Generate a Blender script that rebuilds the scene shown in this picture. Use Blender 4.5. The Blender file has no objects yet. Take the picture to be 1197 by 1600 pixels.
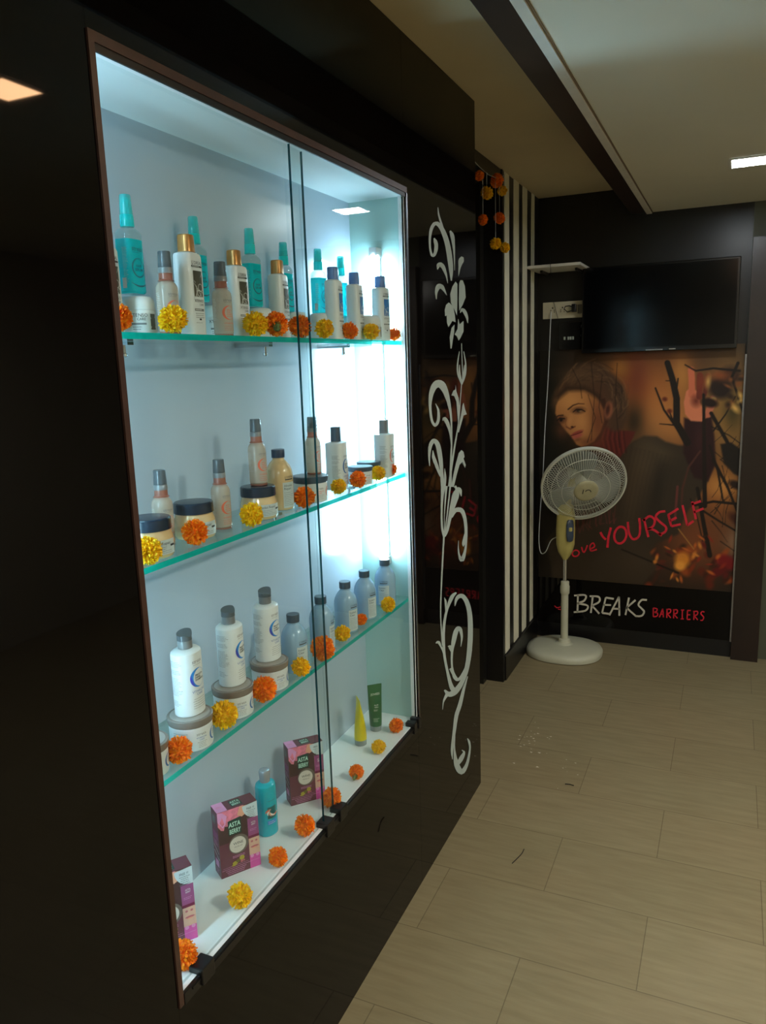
import bpy, bmesh, math, random
import numpy as np
from mathutils import Vector, Matrix
PI = math.pi
S = bpy.context.scene
COL = S.collection
rnd = random.Random(7)

# ---------------------------------------------------------------- camera
cd = bpy.data.cameras.new('camera'); cam = bpy.data.objects.new('camera', cd); COL.objects.link(cam)
cr_, cu_, cf_ = (0.912633, 0.407495, -0.032375), (-0.047726, 0.184875, 0.981602), (-0.405984, 0.894298, -0.188171)
cam.matrix_world = Matrix(((cr_[0], cu_[0], -cf_[0], 0), (cr_[1], cu_[1], -cf_[1], 0), (cr_[2], cu_[2], -cf_[2], 1.56), (0, 0, 0, 1)))
cd.sensor_fit = 'HORIZONTAL'; cd.sensor_width = 36; cd.lens = 1208.28 / 1197 * 36
cd.clip_start = 0.02; cd.clip_end = 50
S.camera = cam

# ---------------------------------------------------------------- light levels and exposure
TUBE = 84.0          # far tube; the near one is weaker
TUBE_NEAR = 42.0          # light tube in the display cabinet
COOL = 120.0         # cool ceiling panels
ROOM = 620.0        # added panels out of view that brighten the room
WARM = 50.0         # warm ceiling panels
w = bpy.data.worlds.new('world'); S.world = w; w.use_nodes = True
w.node_tree.nodes['Background'].inputs[0].default_value = (0.05, 0.055, 0.06, 1)
w.node_tree.nodes['Background'].inputs[1].default_value = 0.3
S.view_settings.view_transform = 'Standard'; S.view_settings.look = 'None'
S.view_settings.exposure = 0.0; S.view_settings.gamma = 1.0
S.view_settings.use_curve_mapping = False
try:
    S.cycles.transparent_max_bounces = 24; S.cycles.max_bounces = 10; S.cycles.transmission_bounces = 8
    S.cycles.sample_clamp_indirect = 4.0; S.cycles.caustics_reflective = False; S.cycles.caustics_refractive = False
except Exception: pass

# ---------------------------------------------------------------- materials
def lin(c):
    return tuple(((x / 255) / 12.92 if x / 255 <= 0.04045 else ((x / 255 + 0.055) / 1.055) ** 2.4) for x in c)
MC = {}
def mat(name, rgb, rough=0.5, metal=0.0, spec=0.5, var=0.06, scale=30.0, bump=0.0, trans=0.0, emit=None, coat=0.0, bscale=None, sub=0.0, alpha=1.0):
    """Principled material whose colour is broken up by a noise texture."""
    if name in MC: return MC[name]
    m = bpy.data.materials.new(name); m.use_nodes = True; nt = m.node_tree; b = nt.nodes['Principled BSDF']
    c = lin(rgb)
    tc = nt.nodes.new('ShaderNodeTexCoord'); nz = nt.nodes.new('ShaderNodeTexNoise'); nz.inputs['Scale'].default_value = scale
    nz.inputs['Detail'].default_value = 3
    nt.links.new(tc.outputs['Object'], nz.inputs['Vector'])
    r = nt.nodes.new('ShaderNodeValToRGB'); r.color_ramp.elements[0].position = 0.35; r.color_ramp.elements[1].position = 0.65
    r.color_ramp.elements[0].color = tuple(x * (1 - var) for x in c) + (1,)
    r.color_ramp.elements[1].color = tuple(min(1, x * (1 + var)) for x in c) + (1,)
    nt.links.new(nz.outputs['Fac'], r.inputs['Fac']); nt.links.new(r.outputs['Color'], b.inputs['Base Color'])
    b.inputs['Roughness'].default_value = rough; b.inputs['Metallic'].default_value = metal
    b.inputs['Specular IOR Level'].default_value = spec
    if trans: b.inputs['Transmission Weight'].default_value = trans
    if coat: b.inputs['Coat Weight'].default_value = coat; b.inputs['Coat Roughness'].default_value = 0.03
    if sub:
        b.inputs['Subsurface Weight'].default_value = sub; b.inputs['Subsurface Radius'].default_value = (0.01, 0.01, 0.01); b.inputs['Subsurface Scale'].default_value = 0.5
    if alpha < 1: b.inputs['Alpha'].default_value = alpha
    if bump:
        bp = nt.nodes.new('ShaderNodeBump'); bp.inputs['Strength'].default_value = bump; bp.inputs['Distance'].default_value = 0.002
        n2 = nt.nodes.new('ShaderNodeTexNoise'); n2.inputs['Scale'].default_value = bscale or scale * 3
        nt.links.new(tc.outputs['Object'], n2.inputs['Vector']); nt.links.new(n2.outputs['Fac'], bp.inputs['Height']); nt.links.new(bp.outputs['Normal'], b.inputs['Normal'])
    if emit:
        b.inputs['Emission Color'].default_value = (*emit[:3], 1); b.inputs['Emission Strength'].default_value = emit[3]
    MC[name] = m; return m
def glassy(name, tint, gloss=(1, 1, 1), ior=1.45, diffuse=None, dfac=0.0, rough=0.02):
    """Thin architectural glass: tinted see-through, Fresnel reflection, optionally a milky body."""
    if name in MC: return MC[name]
    m = bpy.data.materials.new(name); m.use_nodes = True; nt = m.node_tree; N = nt.nodes; Lk = nt.links
    N.remove(N['Principled BSDF']); out = N['Material Output']
    tr = N.new('ShaderNodeBsdfTransparent'); tr.inputs[0].default_value = (*tint, 1)
    gl = N.new('ShaderNodeBsdfGlossy'); gl.inputs['Roughness'].default_value = rough; gl.inputs['Color'].default_value = (*gloss, 1)
    fr = N.new('ShaderNodeFresnel'); fr.inputs['IOR'].default_value = ior
    base = tr.outputs[0]
    if diffuse:
        df = N.new('ShaderNodeBsdfDiffuse'); nz = N.new('ShaderNodeTexNoise'); nz.inputs['Scale'].default_value = 25
        r = N.new('ShaderNodeValToRGB'); d = lin(diffuse)
        r.color_ramp.elements[0].color = tuple(x * .93 for x in d) + (1,); r.color_ramp.elements[1].color = tuple(min(1, x * 1.07) for x in d) + (1,)
        Lk.new(nz.outputs['Fac'], r.inputs['Fac']); Lk.new(r.outputs[0], df.inputs[0])
        tl = N.new('ShaderNodeBsdfTranslucent'); Lk.new(r.outputs[0], tl.inputs[0])
        a = N.new('ShaderNodeMixShader'); a.inputs[0].default_value = 0.45; Lk.new(df.outputs[0], a.inputs[1]); Lk.new(tl.outputs[0], a.inputs[2])
        mx0 = N.new('ShaderNodeMixShader'); mx0.inputs[0].default_value = dfac; Lk.new(tr.outputs[0], mx0.inputs[1]); Lk.new(a.outputs[0], mx0.inputs[2]); base = mx0.outputs[0]
    mx = N.new('ShaderNodeMixShader'); 
    geo = N.new('ShaderNodeNewGeometry'); inv = N.new('ShaderNodeMath'); inv.operation = 'SUBTRACT'; inv.inputs[0].default_value = 1; Lk.new(geo.outputs['Backfacing'], inv.inputs[1])
    ml = N.new('ShaderNodeMath'); ml.operation = 'MULTIPLY'; Lk.new(fr.outputs[0], ml.inputs[0]); Lk.new(inv.outputs[0], ml.inputs[1])
    Lk.new(ml.outputs[0], mx.inputs[0]); Lk.new(base, mx.inputs[1]); Lk.new(gl.outputs[0], mx.inputs[2])
    Lk.new(mx.outputs[0], out.inputs[0]); MC[name] = m; return m

M_black = mat('black_laminate', (10, 8, 7), rough=0.03, spec=0.2, var=0.15, scale=3, bump=0.02, bscale=9)
M_dark = mat('dark_wall_laminate', (26, 25, 22), rough=0.32, spec=0.4, var=0.2, scale=2)
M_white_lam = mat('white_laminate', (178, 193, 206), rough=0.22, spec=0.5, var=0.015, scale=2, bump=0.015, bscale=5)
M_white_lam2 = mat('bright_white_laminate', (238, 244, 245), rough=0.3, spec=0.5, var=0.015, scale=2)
M_side_lam = mat('white_laminate_green_cast', (172, 206, 200), rough=0.22, spec=0.5, var=0.015, scale=2)  # white laminate; green cast from glass and reflections put into its colour
M_trim = mat('brown_trim', (66, 44, 36), rough=0.35, var=0.15, scale=40)
M_alu = mat('brushed_metal', (150, 150, 155), rough=0.25, metal=1.0, var=0.05)
M_chrome = mat('chrome', (215, 218, 222), rough=0.08, metal=1.0, var=0.02)
M_blackpl = mat('black_plastic', (16, 15, 15), rough=0.35, var=0.1)
M_glass = glassy('door_glass', (0.93, 0.965, 0.955), ior=1.35)
M_edge = glassy('glass_edge', (0.02, 0.10, 0.10), diffuse=(18, 70, 78), dfac=0.8)
M_shelf = glassy('shelf_glass', (0.84, 0.93, 0.91), ior=1.3, diffuse=(190, 220, 214), dfac=0.10)
M_shelfedge = glassy('green_glass_edge', (.1, .8, .72), diffuse=(6, 186, 166), dfac=.88)
M_vinyl = mat('pale_vinyl', (172, 188, 184), rough=0.35, var=0.02, scale=6)
M_ceil = mat('ceiling_paint', (222, 219, 202), rough=0.75, var=0.04, scale=1.5)
M_soffit = mat('soffit_paint', (214, 200, 166), rough=0.7, var=0.05, scale=2)
M_beam = mat('dark_beam_laminate', (46, 32, 24), rough=0.4, var=0.25, scale=5)
M_cove = mat('white_moulding', (222, 220, 212), rough=0.5, var=0.03)
M_beige = mat('beige_wall', (196, 190, 170), rough=0.7, var=0.05, scale=3)
M_cream = mat('cream_wallpaper_band', (232, 230, 208), rough=0.5, var=0.04, scale=12)
M_brownlam = mat('dark_brown_panel', (34, 21, 14), rough=0.3, var=0.2, scale=8)
M_tv = mat('tv_screen_glass', (7, 8, 10), spec=.25, rough=0.14, var=0.1)
M_tvb = mat('tv_bezel', (10, 10, 11), rough=0.2, var=0.1)
M_socket = mat('ivory_plastic', (196, 190, 164), rough=0.4, var=0.05)
M_cord = mat('white_cord', (190, 196, 196), rough=0.5, var=0.03)

# ---------------------------------------------------------------- mesh helpers
def link(name, me, m=None, parent=None, mats=None):
    o = bpy.data.objects.new(name, me); COL.objects.link(o)
    for x in (mats or ([m] if m else [])): me.materials.append(x)
    if parent: o.parent = parent
    return o
def empty(name, loc, rz=0):
    o = bpy.data.objects.new(name, None); COL.objects.link(o); o.location = loc; o.rotation_euler = (0, 0, rz); o.empty_display_size = 0.02
    return o
def tag(o, label=None, cat=None, group=None, kind=None):
    if label: o['label'] = label
    if cat: o['category'] = cat
    if group: o['group'] = group
    if kind: o['kind'] = kind
    return o
class MB:
    def __init__(s): s.v = []; s.f = []; s.m = []; s.cur = 0
    def face(s, idx): s.f.append(idx); s.m.append(s.cur)
    def box(s, x0, x1, y0, y1, z0, z1):
        b = len(s.v); s.v += [(x, y, z) for z in (z0, z1) for y in (y0, y1) for x in (x0, x1)]
        for q in ((0, 2, 3, 1), (4, 5, 7, 6), (0, 1, 5, 4), (2, 6, 7, 3), (0, 4, 6, 2), (1, 3, 7, 5)): s.face([b + i for i in q])
        return s
    def poly(s, pts): b = len(s.v); s.v += list(pts); s.face(list(range(b, b + len(pts)))); return s
    def tube(s, pts, r, n=8, cap=True):
        pts = [Vector(p) for p in pts]; b = len(s.v); up = None
        for i, p in enumerate(pts):
            t = (pts[min(i + 1, len(pts) - 1)] - pts[max(i - 1, 0)]).normalized()
            if up is None: up = t.orthogonal().normalized()
            up = (up - t * up.dot(t)).normalized(); sd = t.cross(up)
            rr = r[i] if isinstance(r, (list, tuple)) else r
            for k in range(n):
                a = 2 * PI * k / n; s.v.append(tuple(p + up * math.cos(a) * rr + sd * math.sin(a) * rr))
        for i in range(len(pts) - 1):
            for k in range(n):
                k2 = (k + 1) % n; s.face([b + i * n + k, b + i * n + k2, b + (i + 1) * n + k2, b + (i + 1) * n + k])
        if cap:
            s.face([b + k for k in range(n)][::-1]); e = b + (len(pts) - 1) * n; s.face([e + k for k in range(n)])
        return s
    def loft(s, prof, n=36, cx=0, cy=0):
        """prof: (z, half x, half y, superellipse exponent) or (z, r)."""
        b = len(s.v)
        for q in prof:
            z, hx = q[0], q[1]; hy = q[2] if len(q) > 2 else hx; e = q[3] if len(q) > 3 else 2
            for k in range(n):
                t = 2 * PI * k / n; c, sn = math.cos(t), math.sin(t)
                s.v.append((cx + hx * math.copysign(abs(c) ** (2 / e), c), cy + hy * math.copysign(abs(sn) ** (2 / e), sn), z))
        for i in range(len(prof) - 1):
            for k in range(n):
                k2 = (k + 1) % n; s.face([b + i * n + k, b + i * n + k2, b + (i + 1) * n + k2, b + (i + 1) * n + k])
        s.face([b + k for k in range(n)][::-1]); e = b + (len(prof) - 1) * n; s.face([e + k for k in range(n)])
        return s
    def mesh(s, name, smooth=None):
        me = bpy.data.meshes.new(name); me.from_pydata(s.v, [], s.f)
        me.polygons.foreach_set('material_index', s.m)
        if smooth is not None:
            me.shade_smooth(); me.set_sharp_from_angle(angle=math.radians(smooth))
        me.update(); return me
    def build(s, name, m, parent=None, smooth=None, mats=None): return link(name, s.mesh(name, smooth), m, parent, mats)
def boxo(name, m, parent, *a, bevel=0):
    o = MB().box(*a).build(name, m, parent)
    if bevel:
        md = o.modifiers.new('b', 'BEVEL'); md.width = bevel; md.segments = 2; md.limit_method = 'ANGLE'
    return o
def struct(name, m, *a): return tag(boxo(name, m, None, *a), kind='structure')

# text turned into flat polygons, cached
TC = {}
def text_geo(txt, size, shear=0.0, bold=0.0):
    k = (txt, size, shear, bold)
    if k not in TC:
        cu = bpy.data.curves.new('t', 'FONT'); cu.body = txt; cu.size = size; cu.shear = shear; cu.resolution_u = 2; cu.offset = bold
        ob = bpy.data.objects.new('t', cu); COL.objects.link(ob); bpy.context.view_layer.update()
        me = bpy.data.meshes.new_from_object(ob)
        V = [(v.co.x, v.co.y) for v in me.vertices]; Fc = [list(p.vertices) for p in me.polygons]
        bpy.data.objects.remove(ob); bpy.data.curves.remove(cu); bpy.data.meshes.remove(me)
        wd = max((p[0] for p in V), default=0) - min((p[0] for p in V), default=0)
        TC[k] = (V, Fc, wd)
    return TC[k]
class Deco:
    """Flat print (u to the right, v up) that is then laid on a body's surface."""
    def __init__(s): s.v = []; s.f = []; s.m = []; s.mats = []; s.l = []; s.lev = 0
    def _m(s, m):
        if m not in s.mats: s.mats.append(m)
        return s.mats.index(m)
    def add(s, V, Fc, m, lev=0):
        b = len(s.v); s.v += [tuple(p) for p in V]; s.l += [lev] * len(V)
        for f in Fc: s.f.append([b + i for i in f]); s.m.append(s._m(m))
    def rect(s, u0, v0, u1, v1, m, lev=0, n=6):
        V = []; Fc = []
        for i in range(n + 1): u = u0 + (u1 - u0) * i / n; V += [(u, v0), (u, v1)]
        for i in range(n): Fc.append([2 * i, 2 * i + 2, 2 * i + 3, 2 * i + 1])
        s.add(V, Fc, m, lev)
    def crescent(s, cu, cv, r, w, a0, a1, m, lev=0, n=22, thin=0.12):
        V = []; Fc = []
        for i in range(n + 1):
            t = i / n; a = a0 + (a1 - a0) * t; ww = w * (thin + (1 - thin) * math.sin(PI * t)); 
            V += [(cu + r * math.cos(a), cv + r * math.sin(a)), (cu + (r - ww) * math.cos(a), cv + (r - ww) * math.sin(a))]
        for i in range(n): Fc.append([2 * i, 2 * i + 2, 2 * i + 3, 2 * i + 1])
        s.add(V, Fc, m, lev)
    def disc(s, cu, cv, ru, rv, m, lev=0, n=20):
        V = [(cu, cv)] + [(cu + ru * math.cos(2 * PI * i / n), cv + rv * math.sin(2 * PI * i / n)) for i in range(n)]
        s.add(V, [[0, i + 1, (i + 1) % n + 1] for i in range(n)], m, lev)
    def poly(s, pts, m, lev=0): s.add(pts, [list(range(len(pts)))], m, lev)
    def line(s, u0, v0, u1, v1, w, m, lev=0):
        dx, dy = u1 - u0, v1 - v0; L = math.hypot(dx, dy); nx, ny = -dy / L * w / 2, dx / L * w / 2
        s.poly([(u0 + nx, v0 + ny), (u0 - nx, v0 - ny), (u1 - nx, v1 - ny), (u1 + nx, v1 + ny)], m, lev)
    def text(s, t, u, v, size, m, lev=0, al='c', shear=0.0, bold=0.0, sx=1.0):
        V, Fc, wd = text_geo(t, size, shear, bold); off = {'c': -wd / 2, 'l': 0, 'r': -wd}[al]
        s.add([(u + (p[0] + off) * sx, v + p[1]) for p in V], Fc, m, lev)
    def rows(s, u0, u1, v, n, dv, h, m, seed=1, lev=0, al='l'):
        r = random.Random(seed)
        for i in range(n):
            e = u0 + (u1 - u0) * r.uniform(.6, 1); a = u0
            if al == 'c': a = u0 + (u1 - e) / 2; e = e + (u1 - e) / 2
            while a < e:
                b = min(e, a + r.uniform(.0012, .004)); s.rect(a, v - i * dv, b, v - i * dv + h, m, lev, 1); a = b + .0006
    def wrap(s, hx, hy=None, ex=2, z0=0, az=0.0, eps=.00025):
        hy = hx if hy is None else hy; N = 720; T = []
        for i in range(-N // 2, N // 2 + 1):
            t = 2 * PI * i / N; c, sn = math.cos(t), math.sin(t)
            T.append((hx * math.copysign(abs(c) ** (2 / ex), c), hy * math.copysign(abs(sn) ** (2 / ex), sn)))
        T = np.array(T); d = np.r_[0, np.cumsum(np.hypot(*np.diff(T, axis=0).T))]; d -= d[N // 2]
        V = []
        ref = d[int(N // 2 + az / (2 * PI) * N)]
        for (u, v), lv in zip(s.v, s.l):
            q = u + ref; tot = d[-1] - d[0]
            q = (q - d[0]) % tot + d[0]
            x = np.interp(q, d, T[:, 0]); y = np.interp(q, d, T[:, 1]); a = np.interp(q + 1e-4, d, T[:, 0]) - np.interp(q - 1e-4, d, T[:, 0]); b2 = np.interp(q + 1e-4, d, T[:, 1]) - np.interp(q - 1e-4, d, T[:, 1])
            L = math.hypot(a, b2) + 1e-12; e = eps * (1 + lv)
            V.append((float(x + b2 / L * e), float(y - a / L * e), v + z0))
        return s._mk(V)
    def flat(s, fn): return s._mk([fn(u, v, .0003 * (1 + lv)) for (u, v), lv in zip(s.v, s.l)])
    def _mk(s, V):
        me = bpy.data.meshes.new('label'); me.from_pydata(V, [], s.f); me.polygons.foreach_set('material_index', s.m)
        for m in s.mats: me.materials.append(m)
        me.update(); return me
def deco_obj(name, me, parent): o = bpy.data.objects.new(name, me); COL.objects.link(o); o.parent = parent; return o
def dup(root, loc, rz=0, label=None, group=None, scale=None):
    r = root.copy(); COL.objects.link(r); r.location = loc; r.rotation_euler = (0, 0, rz)
    if scale: r.scale = scale
    if label: r['label'] = label
    if group: r['group'] = group
    for ch in list(root.children):
        c = ch.copy(); COL.objects.link(c); c.parent = r
        for g in ch.children: d = g.copy(); COL.objects.link(d); d.parent = c
    return r
def place(proto, spots):
    """spots: (x, y, z, rz, label[, scale]); the prototype itself takes the first."""
    for i, sp in enumerate(spots):
        x, y, z, rz, lab = sp[:5]; sc = sp[5] if len(sp) > 5 else 1
        if i == 0: proto.location = (x, y, z); proto.rotation_euler = (0, 0, rz); proto['label'] = lab; proto.scale = (sc, sc, sc)
        else: dup(proto, (x, y, z), rz, lab, scale=(sc, sc, sc))

# ================================================================ SETTING
FX = -0.797                                   # cabinet front
# floor tiles: 0.59 x 0.284 m running bond
def floor_material():
    m = bpy.data.materials.new('floor_tiles'); m.use_nodes = True; nt = m.node_tree; b = nt.nodes['Principled BSDF']
    tc = nt.nodes.new('ShaderNodeTexCoord'); mp = nt.nodes.new('ShaderNodeMapping'); mp.inputs['Location'].default_value = (0.445 + 0.295 , -2.05 + 0.284 * 20, 0)
    br = nt.nodes.new('ShaderNodeTexBrick'); br.inputs['Scale'].default_value = 1.0; br.inputs['Brick Width'].default_value = 0.59; br.inputs['Row Height'].default_value = 0.284
    br.inputs['Mortar Size'].default_value = 0.0016; br.inputs['Mortar Smooth'].default_value = 0.3; br.offset = 0.5; br.inputs['Bias'].default_value = 0
    br.inputs['Color1'].default_value = (*lin((141, 130, 102)), 1); br.inputs['Color2'].default_value = (*lin((146, 135, 107)), 1); br.inputs['Mortar'].default_value = (*lin((112, 101, 77)), 1)
    nt.links.new(tc.outputs['Object'], mp.inputs[0]); nt.links.new(mp.outputs[0], br.inputs[0])
    ms = nt.nodes.new('ShaderNodeMapping'); ms.inputs['Scale'].default_value = (3, 22, 1); nz = nt.nodes.new('ShaderNodeTexNoise'); nz.inputs['Scale'].default_value = 2.2; nz.inputs['Detail'].default_value = 6
    nt.links.new(tc.outputs['Object'], ms.inputs[0]); nt.links.new(ms.outputs[0], nz.inputs['Vector'])
    n2 = nt.nodes.new('ShaderNodeTexNoise'); n2.inputs['Scale'].default_value = 1.7; nt.links.new(tc.outputs['Object'], n2.inputs['Vector'])
    r = nt.nodes.new('ShaderNodeValToRGB'); r.color_ramp.elements[0].position = .3; r.color_ramp.elements[1].position = .7
    r.color_ramp.elements[0].color = (.84, .83, .8, 1); r.color_ramp.elements[1].color = (1.05, 1.05, 1.05, 1); nt.links.new(nz.outputs['Fac'], r.inputs[0])
    r2 = nt.nodes.new('ShaderNodeValToRGB'); r2.color_ramp.elements[0].color = (1.03, .95, .88, 1); r2.color_ramp.elements[1].color = (.97, 1.03, 1.0, 1); nt.links.new(n2.outputs['Fac'], r2.inputs[0])
    x = nt.nodes.new('ShaderNodeMixRGB'); x.blend_type = 'MULTIPLY'; x.inputs[0].default_value = 1; nt.links.new(br.outputs['Color'], x.inputs[1]); nt.links.new(r.outputs[0], x.inputs[2])
    y = nt.nodes.new('ShaderNodeMixRGB'); y.blend_type = 'MULTIPLY'; y.inputs[0].default_value = 1; nt.links.new(x.outputs[0], y.inputs[1]); nt.links.new(r2.outputs[0], y.inputs[2])
    nt.links.new(y.outputs[0], b.inputs['Base Color']); b.inputs['Roughness'].default_value = 0.42; b.inputs['Specular IOR Level'].default_value = .35
    return m
struct('floor', floor_material(), -2.2, 2.2, -2.2, 4.3, -0.06, 0.0)
struct('wall_back', M_dark, -2.2, 0.05, 4.22, 4.34, 0, 2.45)
struct('wall_back', mat('olive_wall_paint', (82, 84, 68), rough=.55, var=.08, scale=3), 0.05, 2.2, 4.225, 4.34, 0, 2.45)
struct('wall_right', M_beige, 2.2, 2.3, -2.3, 4.34, 0, 2.45)
struct('wall_front', M_beige, -2.3, 2.3, -2.3, -2.2, 0, 2.45)
struct('wall_left', M_dark, -2.3, -2.2, -2.3, 4.34, 0, 2.45)
struct('ceiling', M_ceil, -0.407, 2.2, -2.2, 4.22, 2.25, 2.45)
struct('ceiling', M_soffit, -2.2, -0.505, -2.2, 4.22, 2.375, 2.45)
struct('trim_1', M_beam, -0.505, -0.432, -2.2, 4.22, 2.25, 2.45)
struct('trim_2', M_cove, -0.432, -0.407, -2.2, 4.22, 2.243, 2.45)
struct('trim_3', mat('moulding_edge_strip', (120, 104, 84), rough=.6), -0.407, -0.402, -2.2, 4.22, 2.247, 2.25)  # thin taupe strip along the edge of the moulding
# wall beyond the cabinet: jamb, lintel, recessed door, striped stretch
struct('wall_left', M_dark, -1.2, -0.97, 3.52, 4.22, 0, 2.375)
struct('wall_left', M_dark, -1.2, -0.97, 2.575, 3.52, 2.32, 2.375)
struct('trim_4', M_blackpl, -1.05, -0.965, 3.495, 3.52, 0, 2.375)
struct('trim_5', M_dark, -1.13, -1.05, 3.44, 3.52, 0, 2.375)
dr = struct('door_1', mat('dark_door', (20, 19, 18), rough=.15, var=.2, scale=4), -1.16, -1.13, 2.575, 3.44, 0, 2.36)
hd = MB(); hd.tube([(-1.10, 3.36, 1.62), (-1.10, 3.36, 1.78)], .008, 10); hd.box(-1.13, -1.10, 3.352, 3.368, 1.63, 1.645); hd.box(-1.13, -1.10, 3.352, 3.368, 1.755, 1.77)
hd.build('door_handle', M_alu, dr, smooth=40)
for i, (a, b) in enumerate(((3.547, 3.623), (3.71, 3.80), (3.88, 3.963), (4.056, 4.118))):
    tag(boxo('trim_%d' % (6 + i), M_cream, None, -0.97, -0.967, a, b, 0.13, 2.375), kind='structure')
struct('baseboard_left', M_blackpl, -0.97, -0.958, 3.52, 4.205, 0, 0.125)
struct('baseboard_back', M_blackpl, -0.958, 0.05, 4.205, 4.22, 0, 0.09)
struct('trim_11', M_brownlam, 0.052, 0.178, 4.17, 4.225, 0, 2.085)
struct('trim_12', M_alu, 0.044, 0.052, 4.185, 4.205, 0.09, 1.55)

# ---------------------------------------------------------------- ceiling light panels
def panel(name_lab, x, y, z, colr, strength, sx=.13, sy=.13):
    t = empty('ceiling_light', (x, y, z)); tag(t, name_lab, 'light', 'square light panels in the ceiling')
    f = MB(); a, b2 = sx / 2 + .008, sy / 2 + .008
    f.box(-a, a, -b2, -sy / 2, -.006, 0).box(-a, a, sy / 2, b2, -.006, 0).box(-a, -sx / 2, -sy / 2, sy / 2, -.006, 0).box(sx / 2, a, -sy / 2, sy / 2, -.006, 0)
    f.build('frame', M_cove, t)
    dm = bpy.data.materials.new('lamp_diffuser'); dm.use_nodes = True; nt = dm.node_tree; b = nt.nodes['Principled BSDF']
    b.inputs['Base Color'].default_value = (.8, .8, .8, 1); b.inputs['Emission Color'].default_value = (*colr, 1); b.inputs['Emission Strength'].default_value = strength
    boxo('diffuser', dm, t, -sx / 2, sx / 2, -sy / 2, sy / 2, -.004, -.0005)
panel('glowing square cool white light panel in the ceiling near the television wall', 0.02, 3.33, 2.2495, (.9, .96, 1.0), COOL)
panel('square warm light panel, the one mirrored in the black cabinet panel at left', 0.06, 1.5, 2.2495, (1.0, .56, .28), WARM, .12, .12)
panel('added unseen square light panel above the walkway, away from the display cabinet', 1.15, 1.2, 2.2495, (1.0, .95, .86), ROOM)  # this and the next two are added, unseen, for room brightness
panel('added unseen square light panel behind the viewer', 0.5, -1.1, 2.2495, (1.0, .95, .86), ROOM)
panel('added unseen square light panel over the right side of the room', 1.3, 2.0, 2.2495, (1.0, .95, .86), ROOM * .5)

# ================================================================ DISPLAY CABINET
Y0, Y1, Z0, Z1 = 0.876, 1.955, 0.532, 1.985     # opening
NB, NY0, NY1 = -0.963, 0.72, 1.965              # niche back and sides
cab = empty('display_cabinet', (-0.9, 1.5, 0)); tag(cab, 'tall black gloss wall display cabinet with a lit white glass-fronted niche', 'cabinet')
def cp(name, m, x0, x1, y0, y1, z0, z1, bevel=0):
    o = boxo(name, m, cab, x0 + .9, x1 + .9, y0 - 1.5, y1 - 1.5, z0, z1, bevel=bevel); return o
bk = -1.02
cp('side_panel', M_black, FX - .018, FX, -1.6, Y0 - .0125, 0, 2.372)
cp('carcass_end', M_black, bk, FX - .018, -1.6, NY0 - .016, 0, 2.372)
cp('front_panel', M_black, FX - .018, FX, Y0 - .0120, Y1 + .0, 0, Z0 - .022)
cp('top_panel', M_black, FX - .018, FX, Y0 - .0120, Y1 + .0, Z1 + .020, 2.372)
cp('end_panel', M_black, FX - .018, FX, Y1 + .0006, 2.565, 0, 2.372)
cp('carcass_end', M_black, bk, FX - .018, 2.545, 2.565, 0, 2.372)
cp('base_box', M_black, bk, FX - .020, NY0 - .014, NY1 + .015, 0, Z0 - .02)
cp('top_box', M_black, bk, FX - .020, NY0 - .014, NY1 + .015, Z1 + .02, 2.372)
# white lining
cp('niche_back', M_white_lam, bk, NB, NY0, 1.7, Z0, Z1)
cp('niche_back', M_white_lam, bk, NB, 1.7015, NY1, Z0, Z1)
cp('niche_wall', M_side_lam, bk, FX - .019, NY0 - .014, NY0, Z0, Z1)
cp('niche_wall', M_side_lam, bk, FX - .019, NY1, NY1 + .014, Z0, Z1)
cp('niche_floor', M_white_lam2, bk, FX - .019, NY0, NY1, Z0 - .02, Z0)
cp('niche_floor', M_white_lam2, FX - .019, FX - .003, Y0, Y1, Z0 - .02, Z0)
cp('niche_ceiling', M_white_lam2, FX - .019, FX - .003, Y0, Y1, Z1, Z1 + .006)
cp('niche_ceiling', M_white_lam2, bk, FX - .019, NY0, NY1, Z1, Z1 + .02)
# brown trim around the opening
cp('trim_frame', M_trim, FX - .018, FX + .003, Y0 - .012, Y0 - .001, Z0 - .02, Z1 + .020)
cp('trim_frame', M_trim, FX - .002, FX + .003, Y0 - .001, Y1 + .010, Z1 + .006, Z1 + .020)
cp('trim_frame', M_alu, FX - .002, FX + .003, Y1 + .004, Y1 + .011, Z0, Z1 + .006)
cp('door_track', M_blackpl, FX - .003, FX + .004, Y0, Y1, Z0 - .022, Z0 - .001)
cp('door_track', M_blackpl, FX - .003, FX + .001, Y0, Y1, Z1 - .004, Z1 + .006)
cp('jamb_liner', M_white_lam2, FX - .0185, FX - .003, Y1 - .003, Y1 + .0004, Z0, Z1)
cp('door_rail', M_blackpl, FX + .004, FX + .006, Y0 + .02, Y1, Z0 - .008, Z0 - .004)
for a, b in ((.918, .953), (1.375, 1.41), (1.44, 1.475), (1.905, 1.925), (1.94, 1.955)):
    cp('track_clip', M_blackpl, FX - .020, FX + .010, a, b, Z0 - .02, Z0 + .012, bevel=.002)
# two sliding glass doors, overlapping in the middle
def pane(x, y0, y1, name='sliding_door'):
    f = MB(); f.box(x - .0025, x + .0025, y0, y1, Z0, Z1 - .004)
    f.m[2] = f.m[3] = 1                                      # the ends in y show the green edge
    return f.build(name, None, cab, mats=[M_glass, M_edge])
for x, y0, y1 in ((FX - .006, 1.386, Y1 - .003), (FX - .014, Y0 - .012, 1.447)):
    o = pane(x, y0, y1); o.location = (.9, -1.5, 0)
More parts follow.
